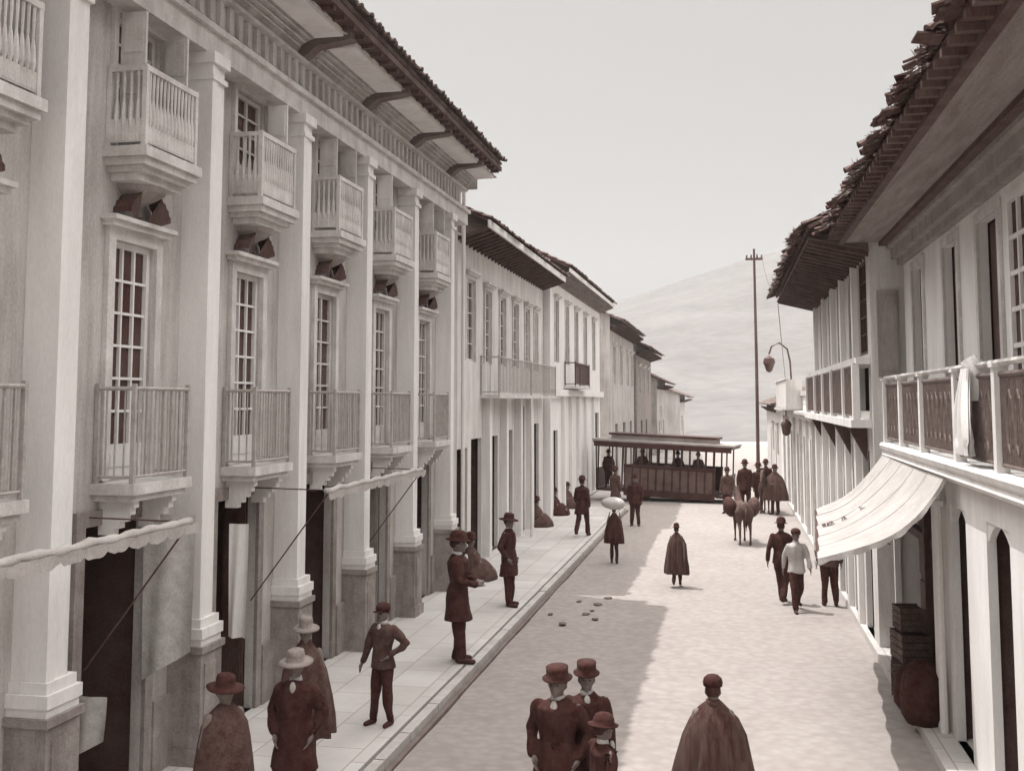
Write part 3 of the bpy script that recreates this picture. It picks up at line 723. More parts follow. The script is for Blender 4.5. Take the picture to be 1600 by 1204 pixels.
for ya, yb in zip(ys, ys[1:]):
    g = MB(); 
    g.tube([(2.59, ya + .07, 4.55), (2.59, yb - .07, 4.55)], .03, 6); g.tube([(2.59, ya + .07, 3.68), (2.59, yb - .07, 3.68)], .02, 6)
    n = int((yb-ya)/.075)
    for k in range(1, n):
        y = ya + (yb-ya)*k/n; g.tube([(2.59, y, 3.68), (2.59, y, 4.55)], .012, 4, caps=False)
    for k in range(int((yb-ya)/.3)):
        y = ya + .15 + .3*k
        for a in range(8):
            t0 = a*math.pi/4; t1 = t0 + math.pi/4
            g.tube([(2.585, y + .12*math.cos(t0), 4.1 + .3*math.sin(t0)), (2.585, y + .12*math.cos(t1), 4.1 + .3*math.sin(t1))], .012, 4, caps=False)
    g.build('railing', mat('rail_mesh', .22, .4, 8, .6, .1), SL)
b = MB().tube([(2.59, -1, 4.665), (2.59, 19.15, 4.665)], .035, 6); b.build('handrail', TRIM, SL)
# cornice and soffit
b = MB(); b.box(XR - .10, XR - .002, -1, Y1R, 6.62, 6.72); b.box(XR - .2, XR - .002, -1, Y1R, 6.721, 6.9); b.box(XR - .28, XR - .002, -1, Y1R, 6.901, 7.0)
rp(b, 'cornice', GREYWOOD)
ZS = 7.03
rp(MB().box(2.02, 2.60, -1, 19.6, ZS, ZS + .03), 'soffit', SOFL)
b = MB(); b.box(2.60, 2.72, -1, 19.6, ZS - .07, ZS + .05); b.box(1.92, 2.02, -1, 19.6, ZS - .03, ZS + .05); rp(b, 'eave_beam', WOOD)
b = MB(); b.box(2.722, XR, -1, 19.6, ZS - .02, ZS + .02)
rp(b, 'soffit', SOFFIT)
y = -.9
while y < 19.5: rp(MB().box(1.72, 1.92, y, y + .08, ZS + .01, ZS + .08), 'rafter_end', WOOD); y += .3
tile_roof(1.70, 7.12, 6.8, 9.6, -1.2, 19.9, RR, TILE, jit=.2, rows=20, rag=1.4).location = ro
# R2
Xq = 2.45
q_w = [(20.2, 21.5, 5.12, 6.85), (21.8, 23.2, 5.12, 6.85), (24.4, 25.5, 5.12, 6.85), (26.6, 27.7, 5.12, 6.85), (29.0, 30.1, 5.12, 6.85)]
q_m = [(20.2, 21.6, 4.1, 4.9), (22.4, 24.0, 4.1, 4.9), (25.2, 28.6, 4.1, 4.9)]
q_d = [(20.4, 21.4, .13, 3.4), (22.3, 23.2, .13, 3.4), (24.2, 25.0, .13, 3.4), (26, 26.8, .13, 3.4), (28, 28.8, .13, 3.4), (30, 30.8, .13, 3.4)]
Q, qo = house('gallery_house', 'second house on the right with dark glazed gallery and shaggy overhanging roof', Xq, -1, 19.75, 32.2, 7.0, q_w, q_d + q_m, PALE, (1.32, 7.22), (6.6, 9.8), TILE, WOOD, (3, 5), 2.0, None, fr=WOOD, gap=.35, surr=False)
b = MB(); b.box(2.1, Xq - .002, 19.9, 31.9, 3.82, 3.96); b.box(2.2, Xq - .002, 19.9, 31.9, 4.93, 5.05); SQ = b.build('balcony', WHITE, Q); SQ.location = qo
for yy in (19.95, 21.75, 24.2, 26.4, 28.8, 31.7): MB().box(2.14, 2.26, yy, yy + .14, 3.962, 4.928).build('post', WHITE, SQ)
b = MB()
for yy in (20.6, 23.4, 26.5, 29.5): b = MB(); b.quad((Xq - .01, yy, 3.2), (Xq - .01, yy, 3.82), (2.12, yy, 3.82)); b.quad((Xq - .01, yy + .14, 3.2), (Xq - .01, yy + .14, 3.82), (2.12, yy + .14, 3.82)); b.quad((Xq - .01, yy, 3.2), (2.12, yy, 3.82), (2.12, yy + .14, 3.82), (Xq - .01, yy + .14, 3.2)); b.build('bracket', WOOD, SQ)
railing(MB(), [(2.2, 20), (2.2, 24.3), (2.2, 28.2), (2.2, 31.8)], 3.96, 4.9, .12, .016).build('railing', mat('rail_mesh', .22, .4), SQ)
b = MB()
for yy in (21.6, 23.9, 26.0, 28.3, 31.0): b.box(Xq - .10, Xq - .002, yy, yy + .28, 5.06, 6.9)
for yy in (21.7, 23.5, 25.3, 27.1, 29.1, 31.2): b.box(Xq - .10, Xq - .002, yy, yy + .3, .13, 3.8)
b.build('pier', WHITE, Q).location = qo
# blind door on its near side wall
b = MB(); b.box(2.56, 2.92, 19.70, 19.748, 4.7, 6.2); b.box(2.60, 2.88, 19.68, 19.70, 4.8, 5.4); b.box(2.60, 2.88, 19.68, 19.70, 5.5, 6.1)
b.build('side_shutter', GREYWOOD, Q).location = qo
# R3 one storey white
R3d = [(34, 35, .1, 3.1), (37, 38, .1, 3.1), (40.5, 41.6, .1, 3.1), (44.5, 45.6, .1, 3.1)]
T_, to = house('parapet_house', 'low white one storey house with flat parapet further up the right side', 2.45, -1, 32.6, 54, 4.55, [], R3d, WHITE, None, None)
b = MB(); b.box(2.25, 2.448, 32.6, 54, 3.7, 3.86); b.box(2.15, 2.448, 32.6, 54, 3.861, 3.95); b.box(2.38, 2.448, 32.6, 54, 4.45, 4.6)
for yy in (33, 35.6, 38.7, 42.5, 46.6, 50): b.box(2.36, 2.449, yy, yy + .3, .1, 3.7)
b.build('cornice', TRIM, T_).location = to
b = MB(); b.box(1.9, 2.44, 38, 46, 3.97, 4.1); s_ = b.build('balcony', TRIM, T_); s_.location = to
b = MB(); b.box(1.92, 1.97, 38.05, 45.95, 4.1, 5.0); b.box(1.97, 2.44, 38.05, 38.1, 4.1, 5.0); b.box(1.88, 2.0, 38, 46, 5.0, 5.06); b.build('parapet', PALE, s_)
V_, vo = house('far_house', 'small far pale house at the right end of the street behind the pole', 2.6, -1, 56, 78, 3.9, [(60, 61, 1.4, 2.9), (66, 67, 1.4, 2.9)], [(63, 64, 0, 2.6), (70, 71, 0, 2.6)], PALE, (2.1, 4.0), (6, 5.4), TILEL, WOOD, rag=.3)
# ------------------------------------------------------------------ right canvas awning
AW = tag(empty('awning', (2.5, 16, 3.4)), 'large white canvas awning sagging from the right balcony out over the street', 'awning'); ao = (-2.5, -16, -3.4)
b = MB(); nu, nv = 22, 16
def awn(u, v):
    # u: along the wall near->far, v: wall->street
    y = 14.0 + 5.2*u
    yo = 13.75 + 5.8*u
    xw, zw = 2.56, 3.42 + .04*u
    xo, zo = 1.02 + .42*u, 2.42 - .02*u
    x = xw + (xo-xw)*v; yy = y + (yo-y)*v; z = zw + (zo-zw)*v
    z += -.30*math.sin(math.pi*v**.8) * (1 - .45*u) + .02*math.sin(u*26)*v - .02*math.sin(v*7+u*4)
    if u == 0: pass
    return (x, yy, z)
for s2 in (0, .008):
    for j in range(nv + 1):
        for i in range(nu + 1):
            x, y, z = awn(i/nu, j/nv); b.v.append((x, y, z - s2))
k = (nu+1)*(nv+1)
for s2 in (0, 1):
    for j in range(nv):
        for i in range(nu): a = s2*k + j*(nu+1)+i; b.f.append((a, a+1, a+nu+2, a+nu+1))
b.build('canvas', CANVAS, AW, True).location = ao
for q in range(1, 5):
    g = MB(); u = q/5 + .01; g.tube([Vector(awn(u, v/14)) + Vector((0, 0, .004)) for v in range(15)], .007, 4)
    o = g.build('seam', CLOTHG, AW); o.location = ao
# hanging front and near side flaps
b = MB(); n = 30
for i in range(n + 1):
    u = i/n; x, y, z = awn(u, 1); d = .14 + .02*math.sin(u*40)
    b.v += [(x - .005, y, z), (x - .03 + .015*math.sin(u*33), y, z - d)]
for i in range(n): b.f.append((2*i, 2*i+1, 2*i+3, 2*i+2))
base = len(b.v)
for i in range(n + 1):
    v = i/n; x, y, z = awn(0, v); d = .07 + .012*math.sin(v*40)
    b.v += [(x, y - .005, z), (x, y - .02 + .012*math.sin(v*31), z - d)]
for i in range(n): a = base + 2*i; b.f.append((a, a+2, a+3, a+1))
b.build('flap', CANVAS, AW, True).location = ao
# faded, illegible painted strokes along the canvas
b = MB(); rnd = random.Random(3)
for (v, n_, hgt) in ((.93, 8, .2), (.72, 3, .12), (.52, 2, .12)):
    for q in range(n_):
        vv = v - q*.016 if v > .9 else v - q*.02
        u = .52 + .0*q; p = Vector(awn(u, vv)); p2 = Vector(awn(u + rnd.uniform(.05, .10), vv - rnd.uniform(-.01, .012)))
        o_ = Vector((0, 0, .012)); w = Vector((.011, 0, -.006))
        b.quad(p - w + o_, p + w + o_, p2 + w + o_, p2 - w + o_)
        if q % 2: b.quad(p + o_*1.1, p + o_*1.1 + Vector((.0, .03, 0)), Vector(awn(u, vv - .02)) + o_*1.1 + Vector((.0, .03, 0)), Vector(awn(u, vv - .02)) + o_*1.1)
b.build('lettering', WOOD, AW).location = ao
b = MB()
for u in (.97,):
    x, y, z = awn(u, 1); b.tube([(x, y, z - .02), (2.62, y, 1.9)], .012, 6); 
x0_, y0_, z0_ = awn(0, 1); x1_, y1_, z1_ = awn(1, 1); b.tube([(x0_, y0_, z0_ - .02), (x1_, y1_, z1_ - .02)], .022, 6)
b.build('frame', DIRON, AW).location = ao
# goods by the right shop
def sack(x, y, z, r, h, label, m=CLOTHM):
    b = MB().lathe([(r*.8, 0), (r*1.05, h*.15), (r*1.1, h*.45), (r*1.0, h*.75), (r*.75, h*.9), (r*.3, h*.97), (r*.22, h)], n=18, fold=.05, nf=5, ph=x*9)
    for i, v in enumerate(b.v): b.v[i] = (v[0]*(1 + .06*noise.noise(Vector(v)*6)), v[1]*(1 + .08*noise.noise(Vector(v)*5)), v[2])
    o = b.build('sack', m, None, True); o.location = (x, y, z); return tag(o, label, 'sack', 'sacks standing by the right shop')
sack(2.42, 15.3, .13, .26, .8, 'taller dark sack standing at the corner of the wide right shop opening', CLOTHD)
sack(2.40, 15.95, .13, .24, .6, 'lower sack beside the taller one at the right shop front', CLOTHD)
def crate(x, y, z, w, d_, h, label):
    E_ = tag(empty('crate', (x, y, z), random.uniform(-.2, .2)), label, 'crate', 'wooden crates stacked in the right shop opening')
    b = MB(); b.box(-w/2 + .02, w/2 - .02, -d_/2 + .02, d_/2 - .02, .01, h - .02); b.build('box', DARKIN, E_)
    b = MB(); n_ = 4
    for k in range(n_):
        z0 = h*k/n_ + .008; z1 = h*(k+1)/n_ - .008
        b.box(-w/2, w/2, -d_/2, -d_/2 + .018, z0, z1); b.box(-w/2, w/2, d_/2 - .018, d_/2, z0, z1); b.box(-w/2, -w/2 + .018, -d_/2 + .0185, d_/2 - .0185, z0, z1)
    b.build('slats', mat('crate_wood', .12, .36, 5, .8, .3), E_)
crate(2.50, 16.9, .13, .5, .7, .45, 'lowest wooden crate on the right pavement behind the sacks')
crate(2.52, 16.85, .585, .42, .6, .4, 'middle wooden crate on top of the lowest one by the right shop')
crate(2.52, 16.95, .99, .36, .45, .34, 'topmost small wooden crate of the stack by the right shop')
# ------------------------------------------------------------------ pole, wires, lamp
PO = tag(empty('telegraph_pole', (1.45, 58.0, 0)), 'tall thin dark wooden telegraph pole at the far end of the street', 'pole')
MB().tube([(0, 0, -.1), (.02, 0, 6), (0, 0, 12.2)], [.10, .085, .06], 10).build('pole_shaft', WOOD, PO)
MB().box(-.45, .45, -.07, -.001, 11.6, 11.72).build('crossarm', WOOD, PO)
for x in (-.38, -.15, .15, .38): MB().lathe([(.03, 0), (.05, .05), (.035, .1), (.045, .16), (.01, .2)], (x, -.04, 11.72), 8).build('insulator', GLASS, PO)
def wire(a, c, sag, label):
    pts = []
    for k in range(17):
        t = k/16; p = Vector(a).lerp(Vector(c), t); p.z -= sag*4*t*(1-t); pts.append(p)
    tag(MB().tube([p - Vector(a) for p in pts], .012, 5).build('wire', DIRON), label, 'wire', 'overhead wires by the right roofs').location = a
wire((1.83, 57.9, 11.85), (1.5, 31.9, 7.15), .5, 'thin overhead wire from the pole top to the shaggy right roof')
wire((1.42, 31.5, 7.0), (2.3, 45, 4.7), .1, 'thin dark wire dropping from the roof corner to the white parapet house')
LP = tag(empty('street_lamp', (2.45, 44, 4.6)), 'curved bracket street lamp on the white parapet house beside the pole', 'lamp')
MB().tube([(0, 0, 0), (-.05, 0, 1.2), (-.15, 0, 1.7), (-.45, 0, 1.95), (-.75, 0, 1.8), (-.85, 0, 1.5)], .035, 8).build('bracket', DIRON, LP)
MB().lathe([(.02, .3), (.2, .18), (.24, .0), (.2, -.05), (.12, -.3), (.03, -.36)], (-.85, 0, 1.15), 12).build('lantern', DIRON, LP)
LQ = tag(empty('wall_lantern', (2.1, 42, 3.6)), 'small dark lantern hanging under the parapet house balcony', 'lamp')
MB().lathe([(.02, .0), (.16, -.1), (.2, -.2), (.14, -.55), (.04, -.62)], (0, 0, 0), 10).build('lantern', DIRON, LQ)
MB().tube([(0, 0, 0), (0, 0, .35)], .02, 6).build('hook', DIRON, LQ)
# ------------------------------------------------------------------ tram
TR = tag(empty('tram', (-5.75, 47.6, .06), -.16), 'open sided electric tram with dark lower panels and clerestory roof crossing the street', 'tram')
TR.scale = (.90, 1, 1.05); TR.rotation_euler = (0, R(2.3), -.16)
TW, TL = 1.9, 6.35
BODY = mat('tram_body', .0, .14, 2, .5, .1); TRF = mat('tram_roof', .46, .64, 2, .8, .1)
b = MB(); b.box(.9, TL - .5, 0, TW, .42, .52)
b.box(1.4, TL - .6, -.02, .03, .22, 1.42); b.box(1.4, TL - .6, TW - .03, TW + .02, .22, 1.42)
b.box(1.38, TL - .58, -.05, .05, 1.421, 1.49); b.box(1.38, TL - .58, TW - .05, TW + .05, 1.421, 1.49)
b.build('body', BODY, TR)
for k in range(11): MB().box(1.47 + k*.385, 1.76 + k*.385, -.04, -.021, .5, 1.34).build('side_panel', mat('panel_paint', .12, .3, 2, .5, .1), TR)
b = MB(); b.box(0.0, 1.39, .08, TW - .08, .34, .42); b.build('platform', BODY, TR)
b = MB(); b.box(TL - .58, TL, .08, TW - .08, .34, .42); b.build('platform', BODY, TR)
b = MB(); b.box(-.03, .02, .1, TW - .1, .43, 1.25); b.build('dash_panel', BODY, TR)
b = MB(); b.box(TL - .02, TL + .03, .1, TW - .1, .43, 1.25); b.build('dash_panel', BODY, TR)
b = MB()
for k in range(12):
    x = 1.42 + k*.385
    b.box(x, x + .07, .0, .06, 1.491, 2.3); b.box(x, x + .07, TW - .06, TW, 1.491, 2.3)
for x in (.06, .75, TL - .12):
    b.box(x, x + .06, .04, .1, .43, 2.3); b.box(x, x + .06, TW - .1, TW - .04, .43, 2.3)
b.build('window_posts', BODY, TR)
b = MB()
for k in range(5):
    x = 1.7 + k*.8; b.box(x, x + .45, .12, TW - .12, .53, .95); b.box(x, x + .07, .12, TW - .12, .951, 1.5)
b.build('seat', WOOD, TR)
b = MB(); b.box(-.15, TL + .2, -.12, TW + .12, 2.301, 2.38); b.box(-.1, TL + .15, -.14, -.121, 2.16, 2.40); b.build('canopy', BODY, TR)
b = MB(); b.box(-.2, TL + .25, -.15, TW + .15, 2.381, 2.46); b.build('roof', TRF, TR)
b = MB(); b.box(.6, TL - .7, .35, TW - .35, 2.461, 2.64); b.build('clerestory', TRF, TR)
b = MB(); b.box(.5, TL - .6, .28, TW - .28, 2.641, 2.72); b.build('clerestory_roof', BODY, TR)
for x in (2.1, 4.3):
    for y in (.28, TW - .34):
        w = MB().lathe([(.36, 0), (.36, .06), (.30, .065), (.30, .1)], n=20); w.v = [(x + a, y + z, .36 + c) for a, c, z in w.v]; w.build('wheel', DIRON, TR)
b = MB(); b.box(1.7, 4.8, .3, TW - .3, .25, .418); b.build('truck', DIRON, TR)
# ------------------------------------------------------------------ people
def fingers(b, w, d, side, h):
    """w wrist, d direction of the forearm, side +-1"""
    d = Vector(d).normalized(); fw = Vector((0, 1, 0)); ax = d.cross(fw)
    if ax.length < .2: ax = Vector((1, 0, 0))
    ax.normalize(); pn = ax.cross(d).normalized()    # pn: spread across the palm
    w = Vector(w); k = .0095
    b.cap(w, .024, w + d*.05, .028, 8); b.cap(w + d*.03 - pn*.018, .018, w + d*.085 - pn*.022, .015, 8); b.cap(w + d*.03 + pn*.018, .018, w + d*.085 + pn*.022, .015, 8)
    inn = ax * (-side)
    for q, ln in zip((-1.5, -.5, .5, 1.5), (.062, .078, .084, .07)):
        r0 = w + d*.088 + pn*q*.0185
        m = r0 + d*ln*.55 + inn*.006; e = m + d*ln*.45 + inn*.02
        b.cap(r0, k, m, k*.95, 6); b.cap(m, k*.95, e, k*.8, 6)
    t0 = w + d*.03 + pn*.028; t1 = t0 + d*.035 + pn*.024; t2 = t1 + d*.028 + pn*.004 + inn*.01
    b.cap(t0, .012, t1, .0105, 6); b.cap(t1, .0105, t2, .009, 6)
HB = 1.72
POSES = {
 'stand': dict(la=[(-.24, -.02, 1.13), (-.25, .06, .88)], ra=[(.24, -.02, 1.13), (.25, .06, .88)], ll=[(-.10, .02, .49), (-.11, -.01, .08)], rl=[(.10, .02, .49), (.12, .0, .08)]),
 'walk': dict(la=[(-.24, .06, 1.14), (-.24, .22, .94)], ra=[(.24, -.12, 1.15), (.25, -.16, .89)], ll=[(-.09, -.06, .50), (-.09, -.30, .17)], rl=[(.09, .18, .52), (.09, .26, .09)]),
 'walk2': dict(la=[(-.24, -.12, 1.15), (-.25, -.16, .89)], ra=[(.24, .06, 1.14), (.24, .2, .94)], ll=[(-.09, .16, .52), (-.09, .22, .09)], rl=[(.09, -.05, .50), (.09, -.26, .15)]),
 'akimbo': dict(la=[(-.40, -.06, 1.20), (-.20, .08, 1.03)], ra=[(.27, .0, 1.13), (.34, .05, .88)], ll=[(-.10, .02, .49), (-.13, -.02, .08)], rl=[(.10, .03, .49), (.14, .04, .08)]),
 'fold': dict(la=[(-.25, .04, 1.14), (-.06, .22, 1.10)], ra=[(.25, .04, 1.14), (.08, .22, 1.06)], ll=[(-.09, .02, .49), (-.09, -.01, .08)], rl=[(.09, .02, .49), (.10, .05, .08)]),
 'pocket': dict(la=[(-.27, -.08, 1.14), (-.20, .05, .93)], ra=[(.27, -.08, 1.14), (.20, .05, .93)], ll=[(-.10, .02, .49), (-.12, -.02, .08)], rl=[(.10, .03, .49), (.12, .06, .08)]),
 'carry': dict(la=[(-.27, .05, 1.22), (-.20, .16, 1.45)], ra=[(.27, .05, 1.22), (.20, .16, 1.45)], ll=[(-.09, .08, .51), (-.10, .06, .09)], rl=[(.09, -.02, .49), (.10, -.12, .10)]),
 'sit': dict(la=[(-.25, .02, 1.14), (-.14, .24, 1.0)], ra=[(.25, .02, 1.14), (.14, .24, 1.0)], ll=[(-.10, .42, .93), (-.10, .44, .5)], rl=[(.10, .42, .93), (.10, .44, .5)]),
}
PAIR = 'people in the street'
def hat(kind, parent, z=1.655, m=None, tilt=0):
    b = MB()
    if kind == 'bowler': b.lathe([(.145, .0), (.15, .012), (.105, .015), (.102, .07), (.085, .115), (.05, .14), (.01, .148)], n=20, sx=.95, sy=1.1)
    elif kind == 'wide': b.lathe([(.188, -.015), (.193, -.005), (.14, .012), (.100, .016), (.098, .07), (.09, .11), (.06, .125), (.01, .115)], n=24, fold=.02, nf=3, sx=.95, sy=1.05)
    elif kind == 'top': b.lathe([(.135, .0), (.14, .01), (.102, .015), (.10, .08), (.102, .115), (.01, .118)], n=20, sx=.95, sy=1.08)
    elif kind == 'cap': b.lathe([(.105, -.01), (.112, .03), (.10, .07), (.06, .10), (.01, .11)], n=18, sx=.95, sy=1.1); b.box(-.06, .06, .08, .17, .0, .012)
    elif kind == 'knit': b.lathe([(.108, -.06), (.112, .0), (.10, .06), (.06, .12), (.02, .17), (.005, .2)], n=16, sx=.95, sy=1.1)
    o = b.build('hat', m or CLOTHD, parent, True); o.location = (0, .0, z); o.rotation_euler = (R(-6 + tilt), 0, 0)
    return o
def person(px, py, face, h, label, pose='stand', top='coat', z=0.0, topm=None, legm=None, hatk='bowler', hatm=None, det=.013, pos=None, lean=0.0, group=None, width=1.0, hem=.80):
    """px,py = where the feet stand in the street (found once from the photograph); face = heading in degrees, 0 = +Y"""
    P = pos or onz(px, py, z); k = h / HB
    E_ = tag(empty('person', P, R(-face)), label, 'person', group); E_.scale = (k*width, k*width, k); E_.rotation_euler = (0, R(lean), R(-face))
    po = POSES[pose]; topm = topm or CLOTHD; legm = legm or CLOTHD
    b = MB()
    # head, face, neck
    b.ell((0, .0, 1.60), (.076, .095, .10), 14, 10); b.ell((0, .02, 1.545), (.056, .07, .055)); b.cap((0, .086, 1.605), .011, (0, .104, 1.578), .014, 6)
    b.ell((0, .083, 1.535), (.026, .012, .010), 8, 6); b.ell((0, .078, 1.632), (.055, .014, .010), 8, 6); b.ell((0, .072, 1.503), (.02, .018, .018), 8, 6)
    for s_ in (-1, 1): b.ell((s_*.078, -.005, 1.59), (.012, .02, .03), 8, 6)
    b.cap((0, -.015, 1.42), .055, (0, -.005, 1.53), .05, 10)
    # torso
    b.tube([(0, 0, .84), (0, 0, .95), (0, 0, 1.08), (0, .005, 1.25), (0, 0, 1.38), (0, -.01, 1.45)], [.12, .165, .14, .17, .165, .07], 14, 1, .62)
    for s_, arm, leg in ((-1, po['la'], po['ll']), (1, po['ra'], po['rl'])):
        sh = (s_*.175, -.01, 1.385); b.cap(sh, .052, arm[0], .040, 8); b.cap(arm[0], .038, arm[1], .026, 8)
        fingers(b, arm[1], Vector(arm[1]) - Vector(arm[0]), s_, h)
        hp = (s_*.085, 0, .90); b.cap(hp, .085, leg[0], .055, 10); b.cap(leg[0], .053, leg[1], .036, 8)
        b.cap((leg[1][0], leg[1][1] - .02, leg[1][2] - .035), .036, (leg[1][0] + s_*.015, leg[1][1] + .15, leg[1][2] - .05), .026, 8)
    b.build('body', SKIN, E_, remesh=det)
    hb = MB().ell((0, -.022, 1.622), (.083, .088, .092), 14, 10); hb.build('hair', HAIR, E_, True)
    if det < .014 :
        for s_ in (-1, 1): MB().ell((s_*.03, .083, 1.608), (.011, .008, .007), 8, 6).build('eye', HAIR, E_, True)
    # trousers, shoes
    if top != 'skirt':
        b = MB(); b.tube([(0, 0, .82), (0, 0, .9), (0, 0, 1.0), (0, 0, 1.06)], [.10, .175, .165, .155], 12, 1, .66)
        for s_, leg in ((-1, po['ll']), (1, po['rl'])):
            a = Vector((s_*.085, 0, .90)); kn = Vector(leg[0]); an = Vector(leg[1])
            b.cap(a, .098, kn, .078, 10); b.cap(kn, .076, an + (kn - an)*.06, .062, 10)
        b.build('trousers', legm, E_, remesh=det*1.1, disp=h)
    for s_, leg in ((-1, po['ll']), (1, po['rl'])):
        x, y, zz = leg[1]; sh = MB(); sh.cap((x, y - .035, max(.035, zz - .035)), .046, (x + s_*.02, y + .15, max(.03, zz - .055)), .038, 8); sh.cap((x, y - .02, zz + .05), .044, (x, y - .03, zz - .02), .045, 8)
        sh.build('shoe', HAIR, E_, remesh=.014)
    if top in ('coat', 'jacket'):
        b = MB()
        b.tube([(0, 0, .98), (0, 0, 1.08), (0, .005, 1.25), (0, 0, 1.37), (0, -.01, 1.44), (0, -.01, 1.475)], [.175, .165, .195, .20, .125, .07], 16, 1, .66)
        for s_, arm in ((-1, po['la']), (1, po['ra'])):
            b.cap((s_*.165, -.01, 1.375), .075, arm[0], .060, 10); e = Vector(arm[1]) + (Vector(arm[0]) - Vector(arm[1]))*.06
            b.cap(arm[0], .058, e, .046, 10)
        zb = hem if top == 'coat' else .86
        st = [(1.06, .165), (.98, .18)]
        z_ = .98
        while z_ > zb: z_ -= .08; st.append((z_, .18 + (.98 - z_)*.18))
        b.tube([(0, 0, q[0]) for q in st], [q[1] for q in st], 18, 1, .72)
        b.build('coat', topm, E_, remesh=det*1.1, disp=h)
        c = MB().tube([(0, -.01, 1.45), (0, -.005, 1.50)], [.075, .062], 12, 1, .9); c.build('collar', CLOTHL if det < .014 else topm, E_, True)
        if det < .014:
            MB().ell((0, .098, 1.40), (.034, .03, .07), 10, 8).build('shirt_front', CLOTHL, E_, True)
    elif top == 'poncho':
        b = MB().lathe([(.46, hem), (.47, hem + .02), (.46, hem + .2), (.42, hem + .4), (.35, 1.18), (.27, 1.34), (.17, 1.44), (.09, 1.50), (.06, 1.51)], n=64, fold=.10, nf=9, sx=1.0*width, sy=.66, ph=px*.1)
        for i, v in enumerate(b.v): b.v[i] = (v[0] + .03*noise.noise(Vector((v[0]*7, v[1]*7, v[2]*2))), v[1] + .03*noise.noise(Vector(v)*6 + Vector((5, 0, 0))), v[2] + (.03*noise.noise(Vector((v[0]*4, v[1]*4, 0))) if v[2] < hem + .1 else 0))
        b.build('poncho', topm, E_, True)
        MB().tube([(0, -.01, 1.46), (0, -.008, 1.52)], [.085, .075], 12).build('scarf', CLOTHM, E_, True)
    elif top == 'skirt':
        b = MB().lathe([(.33, .10), (.34, .12), (.31, .35), (.26, .7), (.2, .98), (.15, 1.08)], n=48, fold=.05, nf=9, sx=1, sy=.85, ph=px*.1); b.build('skirt', legm, E_, True)
        b = MB().lathe([(.31, .72), (.32, .76), (.30, .95), (.27, 1.15), (.24, 1.3), (.17, 1.41), (.09, 1.48), (.06, 1.5)], n=40, fold=.04, nf=6, sx=1, sy=.74, ph=px*.3); b.build('shawl', topm, E_, True)
    if hatk: hat(hatk, E_, m=hatm)
    return E_
PZ = .15
HATL = mat('straw_hat', .36, .54, 12, .9, .3)
# left pavement
person(715, 1033, 80, 1.98, 'tall man in long dark overcoat standing sideways by the kerb, largest figure mid pavement', 'fold', z=PZ, hem=.62, hatk='bowler', width=1.12)
person(795, 946, 100, 1.80, 'man in dark knee coat standing further up the left pavement in front of shop piers', 'pocket', z=PZ, hem=.60, hatk='wide')
person(597, 1131, 200, 1.50, 'bareheaded man in dark suit, one hand on his hip, alone on the left pavement', 'akimbo', 'jacket', z=PZ, hatk='cap', topm=CLOTHM)
person(458, 1290, 175, 1.64, 'man in dark overcoat and light hat, lower left foreground near the pedestals', 'pocket', z=PZ, hem=.66, hatk='wide', hatm=HATL)
person(474, 1222, 160, 1.72, 'man in pale hat partly hidden behind the man in the dark overcoat at lower left', 'stand', 'poncho', z=PZ, hem=.5, hatk='wide', hatm=HATL, topm=CLOTHM, width=.82)
person(346, 1345, 120, 1.6, 'dim figure in dark shawl at the shop door, bottom left corner of the pavement', 'stand', 'skirt', z=PZ, hatk='wide', topm=CLOTHM)
person(910, 838, 10, 1.78, 'dark clothed man walking away along the pavement past the white house', 'walk', 'coat', z=PZ, hem=.7, det=.02)
person(960, 880, 0, 1.50, 'short porter seen from behind in the road with a white load on his shoulders', 'carry', 'poncho', hem=.62, hatk='cap', det=.02, width=.8)
b = MB().ell((0, 0, 0), (.33, .24, .17), 14, 9)
b.v = [(x*(1 + .2*noise.noise(Vector((x, y, z))*5)), y, z*(1 + .2*noise.noise(Vector((x, y, z))*4))) for x, y, z in b.v]
o = b.build('bundle', CLOTHL, None, True); pp = onz(960, 880); o.location = (pp.x, pp.y + .02, 1.57); tag(o, 'white cloth bundle carried on the shoulders of the short porter', 'bundle')
person(993, 822, 185, 1.72, 'thin dark figure standing in the road just before the left part of the tram', 'stand', 'coat', hem=.75, det=.02)
person(962, 800, 40, 1.7, 'passenger in mid grey coat waiting beside the open end of the tram', 'stand', 'coat', hem=.6, det=.02, topm=CLOTHM)
